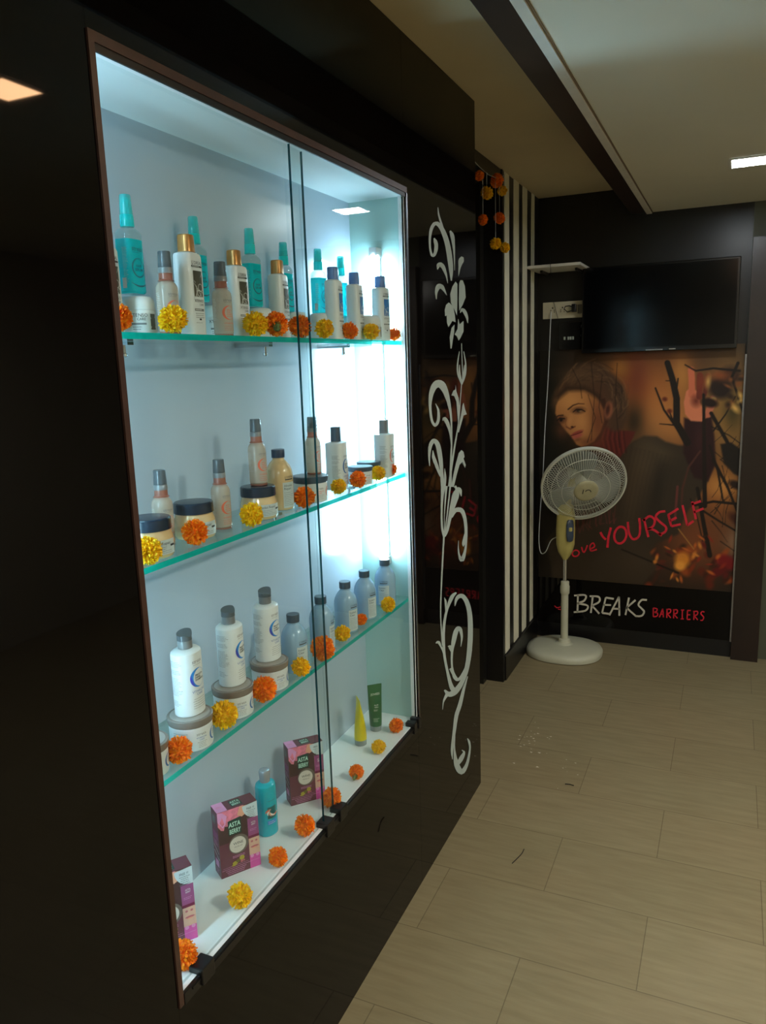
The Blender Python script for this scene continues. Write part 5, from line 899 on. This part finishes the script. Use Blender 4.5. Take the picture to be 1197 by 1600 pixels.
LET = {"you": "s -6250,6250 -6210,6180 -6180,6110 -6140,6050 -6100,5990 -6050,5940 -6010,5900 -5970,5870 -5930,5840 -6140,6310 -6110,6250 -6070,6180 -6040,6120 -6010,6070 -5970,6030 -5940,6000 -5900,5970 -5860,5940|s -5710,6580 -5740,6450 -5770,6320 -5800,6190 -5830,6050 -5840,5900 -5850,5750 -5860,5600 -5870,5450 -5590,6550 -5620,6420 -5650,6300 -5680,6170 -5710,6040 -5720,5900 -5730,5750 -5740,5600 -5750,5440|s -5280,5800 -5310,5840 -5340,5870 -5360,5900 -5380,5940 -5390,5980 -5400,6030 -5410,6080 -5410,6140 -5410,6190 -5400,6250 -5380,6300 -5360,6350 -5340,6400 -5320,6440 -5290,6480 -5260,6510 -5230,6540 -5200,6560 -5160,6570 -5130,6580 -5100,6580 -5070,6570 -5050,6560 -5020,6550 -4990,6520 -4970,6500 -4950,6460 -4930,6420 -4920,6380 -4910,6330 -4900,6270 -4900,6220 -4900,6170 -4910,6110 -4930,6060 -4940,6010 -4970,5960 -4990,5920 -5020,5880 -5050,5850 -5080,5820 -5110,5800 -5150,5790 -5170,5780 -5200,5780 -5230,5790 -5270,5800 -5310,5820 -5370,5720 -5400,5750 -5430,5790 -5460,5830 -5490,5880 -5510,5940 -5520,6010 -5530,6070 -5530,6140 -5520,6200 -5510,6270 -5500,6330 -5470,6400 -5450,6450 -5410,6510 -5380,6560 -5340,6600 -5290,6640 -5250,6670 -5200,6690 -5140,6700 -5090,6700 -5040,6690 -5000,6680 -4950,6650 -4910,6620 -4880,6570 -4850,6520 -4820,6470 -4800,6410 -4790,6350 -4780,6290 -4780,6220 -4790,6160 -4800,6090 -4820,6030 -4840,5960 -4860,5910 -4900,5850 -4930,5800 -4970,5760 -5020,5720 -5060,5690 -5110,5670 -5170,5660 -5220,5660 -5270,5670 -5310,5680 -5340,5700|s -4850,6910 -4830,6770 -4820,6610 -4800,6470 -4770,6330 -4730,6210 -4670,6090 -4600,6000 -4520,5940 -4410,5940 -4310,5980 -4220,6050 -4160,6140 -4120,6260 -4100,6400 -4100,6540 -4100,6670 -4110,6800 -4120,6930 -4140,7050 -4160,7170 -4730,6930 -4720,6780 -4700,6630 -4690,6490 -4660,6370 -4620,6260 -4570,6160 -4520,6090 -4480,6060 -4430,6060 -4370,6090 -4300,6140 -4260,6200 -4230,6280 -4220,6400 -4210,6540 -4220,6670 -4220,6790 -4240,6910 -4260,7030 -4270,7150|s -4030,7120 -3910,6630 -3780,6140 -3920,7160 -3800,6670 -3670,6180|s -4000,6970 -3910,7050 -3820,7130 -3740,7200 -3680,7220 -3630,7210 -3570,7180 -3520,7120 -3490,7070 -3490,7020 -3500,6940 -3520,6860 -3560,6790 -3610,6740 -3670,6700 -3750,6650 -3830,6600 -4070,7070 -3980,7150 -3890,7230 -3800,7310 -3700,7350 -3590,7330 -3500,7270 -3430,7200 -3380,7110 -3370,7010 -3390,6910 -3420,6810 -3470,6720 -3540,6650 -3610,6590 -3700,6540 -3770,6500|s -3760,6540 -3690,6540 -3630,6540 -3560,6530 -3500,6510 -3410,6460 -3310,6390 -3200,6310 -3090,6230 -3750,6660 -3690,6660 -3620,6660 -3540,6650 -3450,6620 -3350,6570 -3240,6490 -3130,6410 -3030,6330|s -2940,7650 -3010,7640 -3090,7630 -3170,7610 -3240,7580 -3310,7520 -3380,7450 -3430,7360 -3450,7250 -3410,7160 -3340,7080 -3260,7010 -3190,6940 -3110,6880 -3030,6820 -2950,6760 -2920,6710 -2910,6670 -2910,6620 -2930,6560 -2960,6520 -3000,6490 -3070,6450 -3160,6420 -3240,6380 -2920,7530 -3000,7520 -3070,7510 -3140,7500 -3190,7470 -3240,7430 -3290,7370 -3330,7310 -3330,7270 -3310,7230 -3260,7170 -3190,7110 -3120,7040 -3040,6980 -2960,6920 -2880,6850 -2820,6770 -2790,6680 -2800,6590 -2830,6510 -2880,6430 -2950,6380 -3030,6340 -3120,6300 -3200,6270|s -2830,7390 -2750,7090 -2660,6790 -2720,7430 -2640,7130 -2560,6820|s -2770,7340 -2520,7520 -2270,7710 -2830,7440 -2580,7620 -2330,7810|s -2660,7030 -2500,7130 -2340,7240 -2720,7140 -2560,7240 -2400,7340|s -2590,6750 -2370,6820 -2140,6890 -2620,6870 -2400,6930 -2170,7000|s -2160,7930 -2030,7410 -1890,6880 -2060,7970 -1920,7440 -1790,6910|s -1810,6850 -1660,6970 -1510,7100 -1870,6940 -1730,7070 -1580,7190|s -1710,8140 -1600,7680 -1490,7230 -1600,8170 -1490,7710 -1380,7260|s -1670,7960 -1440,8050 -1220,8140 -1710,8070 -1480,8160 -1260,8260|s -1530,7550 -1300,7660 -1080,7760 -1570,7660 -1340,7770 -1120,7870", "ove": "s -7490,4880 -7510,4880 -7540,4880 -7560,4880 -7570,4880 -7590,4890 -7600,4900 -7620,4910 -7630,4920 -7630,4930 -7640,4950 -7640,4960 -7650,4980 -7640,4990 -7640,5010 -7640,5030 -7630,5050 -7620,5060 -7600,5080 -7590,5100 -7570,5110 -7560,5120 -7540,5130 -7520,5140 -7500,5140 -7480,5150 -7460,5150 -7440,5140 -7420,5140 -7410,5130 -7390,5120 -7380,5110 -7370,5100 -7360,5090 -7350,5070 -7350,5060 -7350,5040 -7350,5030 -7350,5010 -7360,4990 -7370,4970 -7380,4960 -7390,4940 -7400,4920 -7420,4910 -7440,4900 -7460,4890 -7480,4880 -7500,4870 -7490,4800 -7520,4800 -7540,4800 -7570,4800 -7600,4800 -7620,4810 -7650,4830 -7670,4850 -7690,4870 -7700,4890 -7710,4910 -7720,4940 -7720,4970 -7720,5000 -7720,5030 -7710,5060 -7700,5080 -7680,5110 -7660,5130 -7640,5150 -7620,5170 -7590,5190 -7560,5200 -7540,5220 -7510,5220 -7480,5230 -7450,5230 -7420,5220 -7390,5220 -7370,5210 -7350,5190 -7330,5170 -7310,5150 -7290,5130 -7280,5110 -7270,5080 -7270,5050 -7270,5020 -7280,4990 -7290,4960 -7300,4940 -7310,4910 -7330,4890 -7350,4870 -7380,4850 -7400,4830 -7430,4820 -7460,4810 -7480,4800|s -7220,5380 -7200,5290 -7170,5200 -7140,5120 -7100,5070 -7040,5060 -6990,5100 -6960,5160 -6930,5210 -6910,5280 -6880,5350 -6860,5430 -6840,5500 -7150,5410 -7120,5320 -7100,5230 -7070,5160 -7050,5130 -7060,5130 -7050,5150 -7030,5190 -7000,5240 -6980,5300 -6960,5370 -6930,5450 -6910,5520|s -6700,5260 -6640,5300 -6570,5340 -6510,5380 -6460,5440 -6450,5520 -6470,5590 -6500,5650 -6550,5690 -6610,5680 -6670,5640 -6720,5580 -6760,5510 -6770,5430 -6770,5330 -6750,5240 -6700,5170 -6620,5170 -6530,5200 -6440,5240 -6350,5270 -6740,5330 -6680,5370 -6610,5410 -6560,5440 -6530,5470 -6530,5510 -6540,5560 -6560,5600 -6570,5610 -6580,5610 -6630,5580 -6670,5530 -6690,5490 -6700,5430 -6700,5340 -6680,5270 -6660,5240 -6630,5240 -6550,5270 -6460,5310 -6380,5350", "breaks": "s -7390,2640 -7390,2140 -7400,1640 -7290,2650 -7290,2150 -7300,1640|s -7540,2530 -7380,2560 -7200,2590 -7050,2620 -6960,2610 -6950,2590 -6950,2530 -6980,2450 -7020,2390 -7080,2340 -7160,2300 -7270,2250 -7370,2200 -7550,2630 -7390,2660 -7210,2700 -7050,2720 -6920,2710 -6850,2630 -6850,2520 -6890,2410 -6950,2320 -7030,2250 -7130,2200 -7240,2160 -7340,2110|s -7360,2100 -7210,2090 -7040,2070 -6910,2060 -6830,2030 -6820,2000 -6840,1940 -6880,1870 -6950,1810 -7060,1770 -7220,1730 -7390,1700 -7560,1670 -7350,2210 -7190,2190 -7030,2180 -6880,2160 -6770,2110 -6730,2010 -6750,1900 -6810,1800 -6910,1720 -7040,1670 -7210,1630 -7380,1600 -7550,1570|s -6580,2620 -6620,2150 -6670,1670 -6480,2620 -6530,2150 -6570,1670|s -6700,2580 -6570,2580 -6440,2600 -6320,2600 -6250,2590 -6210,2560 -6200,2510 -6200,2450 -6220,2390 -6270,2340 -6360,2280 -6470,2210 -6570,2140 -6700,2680 -6570,2690 -6440,2700 -6310,2710 -6200,2690 -6130,2620 -6100,2530 -6100,2430 -6140,2340 -6210,2260 -6310,2190 -6430,2120 -6530,2050|s -6590,2060 -6390,1850 -6200,1630 -6520,2130 -6320,1920 -6130,1710|s -5880,2640 -5970,2190 -6060,1740 -5790,2620 -5880,2180 -5970,1730|s -5840,2580 -5630,2560 -5420,2550 -5830,2680 -5620,2670 -5400,2650|s -5960,2150 -5750,2170 -5550,2180 -5960,2250 -5750,2270 -5550,2280|s -6020,1680 -5820,1670 -5630,1660 -6010,1790 -5810,1780 -5620,1770|s -5580,1620 -5340,2180 -5090,2730 -5670,1660 -5420,2220 -5180,2770|s -5180,2750 -5160,2210 -5140,1660 -5090,2760 -5070,2220 -5040,1680|s -5420,1990 -5250,2000 -5080,2010 -5420,2090 -5250,2100 -5080,2110|s -4670,2750 -4740,2250 -4820,1750 -4570,2740 -4650,2240 -4730,1740|s -4310,2680 -4530,2440 -4760,2200 -4240,2610 -4470,2370 -4700,2130|s -4760,2120 -4510,1910 -4260,1700 -4700,2210 -4450,1990 -4200,1780|s -3690,2750 -3760,2750 -3830,2750 -3910,2750 -3990,2720 -4050,2650 -4110,2570 -4150,2480 -4170,2390 -4140,2310 -4080,2250 -4030,2210 -3980,2160 -3940,2120 -3900,2080 -3870,2050 -3870,2030 -3870,1980 -3890,1930 -3920,1870 -3960,1840 -4010,1820 -4080,1800 -4170,1800 -4250,1790 -3700,2650 -3770,2650 -3840,2650 -3900,2650 -3940,2630 -3980,2590 -4030,2520 -4060,2450 -4070,2410 -4060,2370 -4020,2330 -3970,2290 -3920,2240 -3880,2200 -3830,2160 -3790,2110 -3770,2040 -3780,1960 -3810,1890 -3850,1810 -3920,1750 -3990,1720 -4080,1700 -4170,1700 -4250,1690", "barriers": "s -3310,1800 -3320,2050 -3320,2300 -3370,1800 -3380,2050 -3390,2290|s -3360,2260 -3310,2260 -3250,2250 -3210,2250 -3190,2240 -3190,2230 -3190,2200 -3200,2160 -3220,2140 -3240,2120 -3270,2110 -3310,2100 -3350,2090 -3350,2330 -3300,2320 -3250,2320 -3190,2310 -3150,2290 -3130,2240 -3130,2190 -3150,2130 -3170,2090 -3210,2060 -3260,2050 -3300,2040 -3340,2030|s -3350,2020 -3290,2020 -3230,2010 -3180,2010 -3150,2000 -3150,1980 -3150,1950 -3160,1910 -3180,1880 -3200,1870 -3240,1860 -3290,1850 -3340,1830 -3340,2090 -3280,2090 -3220,2080 -3160,2070 -3110,2050 -3090,1990 -3090,1940 -3110,1880 -3140,1840 -3180,1810 -3230,1790 -3290,1780 -3330,1770|s -3000,1800 -2920,2050 -2850,2310 -3060,1810 -2980,2070 -2910,2320|s -2910,2310 -2880,2070 -2860,1820 -2850,2320 -2820,2080 -2800,1830|s -2970,1950 -2900,1960 -2820,1970 -2970,2020 -2900,2030 -2820,2030|s -2630,1820 -2630,2060 -2630,2310 -2690,1810 -2690,2060 -2690,2310|s -2700,2250 -2640,2260 -2580,2270 -2530,2280 -2510,2270 -2510,2260 -2500,2220 -2510,2180 -2520,2150 -2540,2130 -2570,2120 -2620,2110 -2660,2100 -2710,2310 -2650,2320 -2590,2340 -2530,2340 -2470,2330 -2450,2280 -2440,2220 -2460,2160 -2480,2110 -2520,2070 -2560,2060 -2600,2040 -2640,2030|s -2670,2040 -2580,1930 -2480,1810 -2630,2090 -2530,1970 -2440,1860|s -2290,1820 -2290,2070 -2290,2320 -2350,1820 -2350,2070 -2350,2310|s -2360,2250 -2300,2260 -2240,2280 -2200,2280 -2170,2280 -2170,2270 -2170,2230 -2180,2180 -2190,2150 -2210,2140 -2240,2130 -2280,2120 -2320,2100 -2370,2320 -2310,2330 -2250,2340 -2190,2350 -2140,2330 -2110,2280 -2110,2220 -2120,2170 -2140,2110 -2180,2080 -2220,2060 -2270,2050 -2310,2040|s -2340,2050 -2240,1930 -2150,1820 -2290,2090 -2200,1980 -2100,1870|s -1860,1840 -1870,2090 -1870,2330 -1920,1840 -1930,2080 -1930,2330|s -1970,2290 -1900,2300 -1820,2300 -1970,2350 -1900,2360 -1820,2370|s -1970,1800 -1890,1810 -1820,1810 -1970,1860 -1900,1870 -1820,1880|s -1620,1840 -1620,2080 -1620,2330 -1680,1840 -1680,2080 -1680,2320|s -1650,2290 -1570,2300 -1490,2310 -1660,2360 -1570,2370 -1490,2380|s -1660,2060 -1590,2070 -1510,2070 -1660,2120 -1590,2130 -1510,2140|s -1650,1800 -1570,1810 -1490,1820 -1650,1870 -1570,1880 -1490,1890|s -1290,1850 -1290,2090 -1290,2330 -1350,1840 -1350,2090 -1350,2330|s -1360,2270 -1310,2280 -1250,2290 -1200,2300 -1180,2300 -1170,2280 -1170,2240 -1180,2200 -1190,2170 -1210,2160 -1240,2150 -1280,2130 -1320,2120 -1370,2340 -1310,2340 -1250,2360 -1200,2370 -1140,2350 -1120,2300 -1110,2240 -1130,2180 -1150,2130 -1180,2100 -1230,2080 -1270,2070 -1310,2060|s -1340,2070 -1240,1950 -1150,1840 -1290,2110 -1200,2000 -1110,1890|s -810,2360 -840,2370 -880,2380 -910,2380 -950,2370 -980,2340 -1000,2310 -1020,2270 -1020,2220 -1010,2180 -980,2150 -960,2130 -940,2100 -920,2080 -900,2060 -890,2050 -880,2030 -880,2000 -890,1970 -900,1930 -910,1910 -920,1900 -940,1900 -980,1900 -1010,1890 -830,2300 -860,2300 -890,2310 -910,2320 -930,2310 -940,2300 -950,2280 -960,2250 -960,2240 -960,2220 -940,2200 -910,2180 -890,2150 -870,2130 -850,2110 -830,2080 -820,2040 -820,2000 -830,1950 -850,1900 -870,1860 -900,1840 -940,1830 -970,1830 -1000,1830", "sm": "s -8650,1860 -8620,1830 -8580,1800 -8550,1770 -8500,1750 -8440,1760 -8390,1780 -8330,1800 -8280,1820 -8610,1910 -8580,1880 -8540,1850 -8510,1820 -8490,1810 -8450,1820 -8400,1830 -8350,1860 -8300,1880|s -8440,1690 -8360,1670 -8270,1660 -8430,1750 -8340,1730 -8260,1720"}
M_red = mat('red_lettering', (214, 28, 52), rough=.5, var=.12, scale=40); M_wl = mat('white_lettering', (206, 202, 186), rough=.5, var=.05)
for k, m in (('you', M_red), ('ove', M_red), ('breaks', M_wl), ('barriers', M_red), ('sm', M_red)):
    mb = MB(); strips(LET[k], lambda x, z: (x, 4.1990, z), mb); o = mb.build('lettering', m, pt)
    o['label'] = {'you': 'red brush letters YOURSELF', 'ove': 'small red script ove', 'breaks': 'white brush letters BREAKS', 'barriers': 'red brush letters BARRIERS', 'sm': 'red script fragment behind the fan pole'}[k]
# ---- small white wall shelf
t = empty('wall_shelf', (-.83, 4.22, 2.0)); tag(t, 'small white floating shelf in the corner above the socket plate', 'shelf')
boxo('board', M_cove, t, -.137, .125, -.26, 0, 0, .014, bevel=.002)
for x in (-.09, .085): boxo('bracket', M_blackpl, t, x - .006, x + .006, -.15, 0, -.012, 0)
f = MB(); f.tube([(-.02, -.262, .05), (-.02, -.2635, .012), (-.018, -.263, -.03)], .0015, 6); f.build('cable_tie', M_blackpl, t)
# ---- socket plate
t = empty('socket_plate', (-.838, 4.22, 1.764)); tag(t, 'ivory electrical socket plate on the dark wall under the small shelf', 'socket')
boxo('plate', M_socket, t, -.104, .104, -.012, 0, 0, .085, bevel=.002)
for cx in (-.052, .0):
    g = MB()
    for dx, dz, r in ((0, .055, .004), (-.009, .043, .0026), (.009, .043, .0026), (-.009, .034, .0026), (.009, .034, .0026)): g.tube([(cx + dx, -.0122, dz), (cx + dx, -.0132, dz)], r, 10)
    g.build('socket_holes', M_blackpl, t)
boxo('plug', M_blackpl, t, .052, .074, -.045, -.012, .028, .068, bevel=.003)
boxo('switch', mat('grey_switch', (110, 104, 88), rough=.4), t, .078, .100, -.016, -.012, .02, .066, bevel=.001)
f = MB(); pts = [(.055, -.035, .036), (.03, -.04, .030), (.014, -.042, .045), (.02, -.042, .058), (.04, -.04, .060), (.055, -.035, .055)]; f.tube(pts, .003, 8); f.build('plug_lead', M_blackpl, t, smooth=60)
f = MB(); f.tube([(-.046, -.018, .086), (-.036, -.017, .05), (-.022, -.018, .0)], .0013, 6); f.build('thin_wire', M_blackpl, t)
# ---- set-top box on the wall
t = empty('wall_box', (-.797, 4.22, 1.600)); tag(t, 'black wall mounted device with a small pale display under the socket plate', 'device')
boxo('case', M_tvb, t, -.055, .058, -.035, 0, 0, .142, bevel=.004)
f = MB()
for i, x in enumerate((-.024, -.004, .008, .020)): f.box(x - .0045, x + .0045, -.0365, -.0345, .052, .068)
f.build('display', mat('pale_display', (150, 160, 152), rough=.4), t)
f = MB(); f.tube([(.058, -.02, .125), (.054, -.024, .10), (.056, -.026, .07), (.050, -.03, .030)], .0028, 6); f.build('cable', M_cord, t)

# ================================================================ PEDESTAL FAN
M_fan = mat('ivory_fan_plastic', (188, 190, 168), rough=.4, var=.03, scale=8); M_fany = mat('yellowed_fan_plastic', (178, 168, 100), rough=.4, var=.06, scale=12)
M_wire = mat('fan_guard_wire', (196, 200, 186), rough=.35, var=.03); M_blade = glassy('milky_blade', (.8, .84, .84), diffuse=(176, 186, 180), dfac=.55)
M_navyp = mat('blue_grey_control_panel', (52, 66, 84), rough=.3, var=.05)
fan = empty('pedestal_fan', (-.765, 3.985, 0)); tag(fan, 'ivory pedestal fan standing on the floor in front of the poster', 'fan')
f = MB(); f.loft([(0, .185, .165, 2.3), (.004, .198, .178, 2.3), (.022, .200, .180, 2.3), (.036, .192, .172, 2.3), (.046, .165, .145, 2.3), (.052, .10, .09, 2), (.056, .05, .05)], 56); f.build('base', M_fan, fan, smooth=60)
f = MB(); f.loft([(.052, .052), (.058, .046), (.064, .034), (.080, .029), (.084, .022)], 32); f.build('pole_socket', M_fan, fan, smooth=40)
loft_part('pole', M_fan, fan, [(.08, .0195), (.345, .0185)], 24)
loft_part('height_collar', M_fan, fan, [(.330, .0205), (.335, .024), (.372, .0245), (.378, .022), (.398, .0215), (.402, .012)], 24)
loft_part('inner_pole', M_chrome, fan, [(.38, .0105), (.56, .0105)], 20)
ct = MB(); ct.loft([(.520, .012, .018, 2.5), (.535, .022, .022, 2.5), (.560, .036, .032, 2.6), (.60, .046, .040, 2.8), (.68, .048, .042, 2.8), (.76, .045, .042, 2.8), (.80, .040, .040, 2.5), (.815, .03, .03, 2.5)], 36)
cto = ct.build('control_column', M_fany, fan, smooth=50)
f = MB()
f.loft([(-.058, .008, .004), (-.054, .016, .006), (-.03, .020, .007), (.03, .020, .007), (.054, .016, .006), (.058, .008, .004)], 24); pn = f.build('control_panel', M_navyp, cto, smooth=50); pn.location = (.030, -.038, .682); pn.rotation_euler = (0, 0, .55)
f = MB(); f.loft([(-.02, .006, .004), (-.018, .009, .009), (-.002, .009, .009), (0, .006, .004)], 16); kb = f.build('speed_button', M_fany, cto, smooth=50); kb.location = (.033, -.043, .70)
# tilting head: local +Y is the blowing direction
HC = Vector((.098, -.055, .930)); yaw, tilt = math.radians(FANYAW := -8), math.radians(FANTILT := -22)
hd = empty('fan_head', (0, 0, 0))
nrm = Vector((.36, -.83, -.42)).normalized()
Zv = Vector((0, 0, 1)); sx_ = Zv.cross(-nrm).normalized(); uy = nrm.cross(sx_).normalized()
MH = Matrix((( sx_.x, nrm.x, uy.x, HC.x), (sx_.y, nrm.y, uy.y, HC.y), (sx_.z, nrm.z, uy.z, HC.z), (0, 0, 0, 1)))
bpy.data.objects.remove(hd)
RG = .210
def head_part(name, mb, m, sm=40, parent=fan):
    mb.v = [tuple(MH @ Vector(v)) for v in mb.v]; return mb.build(name, m, parent, smooth=sm)
def ring(mb, R, y, r, n=64, k=6): 
    pts = [(R * math.cos(2 * PI * i / n), y, R * math.sin(2 * PI * i / n)) for i in range(n + 1)]; mb.tube(pts, r, k, False)
def cage(sgn, depth, nw):
    mb = MB()
    for i in range(nw):
        a = 2 * PI * i / nw; tw = .35 * sgn; P = []
        for k in range(7):
            t = k / 6; R = .055 + (RG - .055) * t; y = sgn * (depth * math.sqrt(max(0, 1 - (t ** 2.6))) if t < 1 else 0); an = a + tw * (1 - t) * .5
            P.append((R * math.cos(an), y + sgn * .004, R * math.sin(an)))
        mb.tube(P, .0011, 4, False)
    for R, t in ((.12, None), (.172, None)):
        tt = (R - .055) / (RG - .055); ring(mb, R, sgn * (depth * math.sqrt(1 - tt ** 2.6) + .004), .0016, 56, 5)
    return mb
head_part('front_guard', cage(1, .052, 96), M_wire)
head_part('rear_guard', cage(-1, .075, 80), M_wire)
mb = MB(); N = 72
prof = [(RG - .004, -.012), (RG + .004, -.013), (RG + .006, 0), (RG + .004, .010), (RG - .004, .009)]
for i in range(N):
    a = 2 * PI * i / N
    for (R, y) in prof: mb.v.append((R * math.cos(a), y, R * math.sin(a)))
for i in range(N):
    j = (i + 1) % N
    for k in range(5): k2 = (k + 1) % 5; mb.face([i * 5 + k, j * 5 + k, j * 5 + k2, i * 5 + k2])
head_part('guard_rim', mb, M_wire, 50)
def yloft(prof, n=32):
    mb = MB(); mb.loft(prof, n); mb.v = [(x, z, -y) for x, y, z in mb.v]; return mb
bd = head_part('badge', yloft([(.050, .050), (.054, .060), (.060, .060), (.064, .056), (.066, .045)]), mat('badge_plastic', (170, 166, 132), rough=.4), 40)
mb = MB(); mb.tube([(.018, .0665, .012), (.016, .0665, -.012)], .0022, 6)
mb.tube([(-.008 + .014 * math.cos(a), .0665, .004 - .014 * math.sin(a)) for a in [i * PI / 8 + .3 for i in range(8)]], .0022, 6)
head_part('emblem', mb, M_blackpl, 40, bd)
head_part('blade_hub', yloft([(-.045, .03), (-.04, .036), (.01, .036), (.03, .028), (.036, .012)]), M_fan, 40)
for j in range(3):
    mb = MB(); nb = 9; nr = 8
    for a_ in range(nb + 1):
        for r_ in range(nr + 1):
            t = r_ / nr; R = .034 + .160 * t; sp = (.55 + .65 * math.sin(PI * min(1, t * 1.05) * .62)); an = j * 2 * PI / 3 + .5 + (a_ / nb - .5) * sp + .35 * t
            y = -.012 + (.5 - a_ / nb) * .045 * (1 - .4 * t); R2 = R * (1 - .10 * (2 * a_ / nb - 1) ** 4 * t); mb.v.append((R2 * math.cos(an), y, R2 * math.sin(an)))
    for a_ in range(nb):
        for r_ in range(nr): q = a_ * (nr + 1) + r_; mb.face([q, q + 1, q + nr + 2, q + nr + 1])
    o = head_part('blade', mb, M_blade, 60); md = o.modifiers.new('s', 'SOLIDIFY'); md.thickness = .002
mo = head_part('motor_housing', yloft([(-.185, .02), (-.180, .04), (-.165, .052), (-.12, .058), (-.085, .056), (-.07, .045)]), M_fan, 40)
f = MB(); f.tube([MH @ Vector((0, -.13, -.04)), MH @ Vector((0, -.13, -.075)), (0, 0, .80)], .022, 12); f.build('tilt_neck', M_fany, fan, smooth=50)
# white cord from the socket down to the fan column
pp = [(-.895, 4.196, 1.80), (-.897, 4.185, 1.70), (-.905, 4.18, 1.45), (-.918, 4.175, 1.20), (-.922, 4.15, .95), (-.925, 4.10, .74), (-.922, 4.06, .60), (-.905, 4.03, .535), (-.875, 4.01, .545), (-.845, 4.0, .610), (-.812, 3.99, .635)]
def smooth_pts(P, n=5):
    P = [Vector(p) for p in P]; Q = [2 * P[0] - P[1]] + P + [2 * P[-1] - P[-2]]; o = []
    for i in range(1, len(Q) - 2):
        for k in range(n):
            t = k / n; a, b, c, d = Q[i - 1:i + 3]; o.append(.5 * ((2 * b) + (c - a) * t + (2 * a - 5 * b + 4 * c - d) * t * t + (3 * b - a - 3 * c + d) * t ** 3))
    return o + [P[-1]]
f = MB(); f.tube([p - Vector((-.765, 3.985, 0)) for p in smooth_pts(pp)], .0026, 6); f.build('power_cord', M_cord, fan, smooth=60)

# ---------------------------------------------------------------- litter on the floor
mb = MB(); r = random.Random(3)
for i in range(34):
    x = -.70 + r.gauss(0, .045); y = 2.95 + r.gauss(0, .10); s = r.uniform(.002, .008)
    if i > 26: x = -.52 + r.gauss(0, .03); y = 2.74 + r.gauss(0, .06); s *= .7
    a = r.uniform(0, PI); pts = [(x + s * math.cos(a + k * 2.1 + r.uniform(-.3, .3)), y + s * .7 * math.sin(a + k * 2.1), .0012) for k in range(3)]
    b = len(mb.v); mb.v += pts + [(x, y, .0002)]; mb.face([b, b + 1, b + 2]); mb.face([b, b + 1, b + 3]); mb.face([b + 1, b + 2, b + 3]); mb.face([b + 2, b, b + 3])
tag(mb.build('paper_crumbs', mat('white_crumbs', (226, 222, 208), rough=.8)), 'scattered white crumbs on the tiled floor', 'debris', kind='stuff')
M_hair = mat('dark_fibre', (34, 30, 24), rough=.6)
tag(MB().tube(smooth_pts([(-.565, 2.14, .002), (-.556, 2.17, .0025), (-.549, 2.20, .002), (-.548, 2.225, .002)]), .0014, 6).build('hair_strand', M_hair), 'short dark curved hair strand on the tiled floor, nearer the viewer', 'hair')
tag(MB().tube([(-.502, 2.665, .002), (-.485, 2.668, .002), (-.47, 2.665, .002)], .002, 6).build('dark_fibre', M_hair), 'short dark straight fibre on the floor behind the hair strand', 'debris')
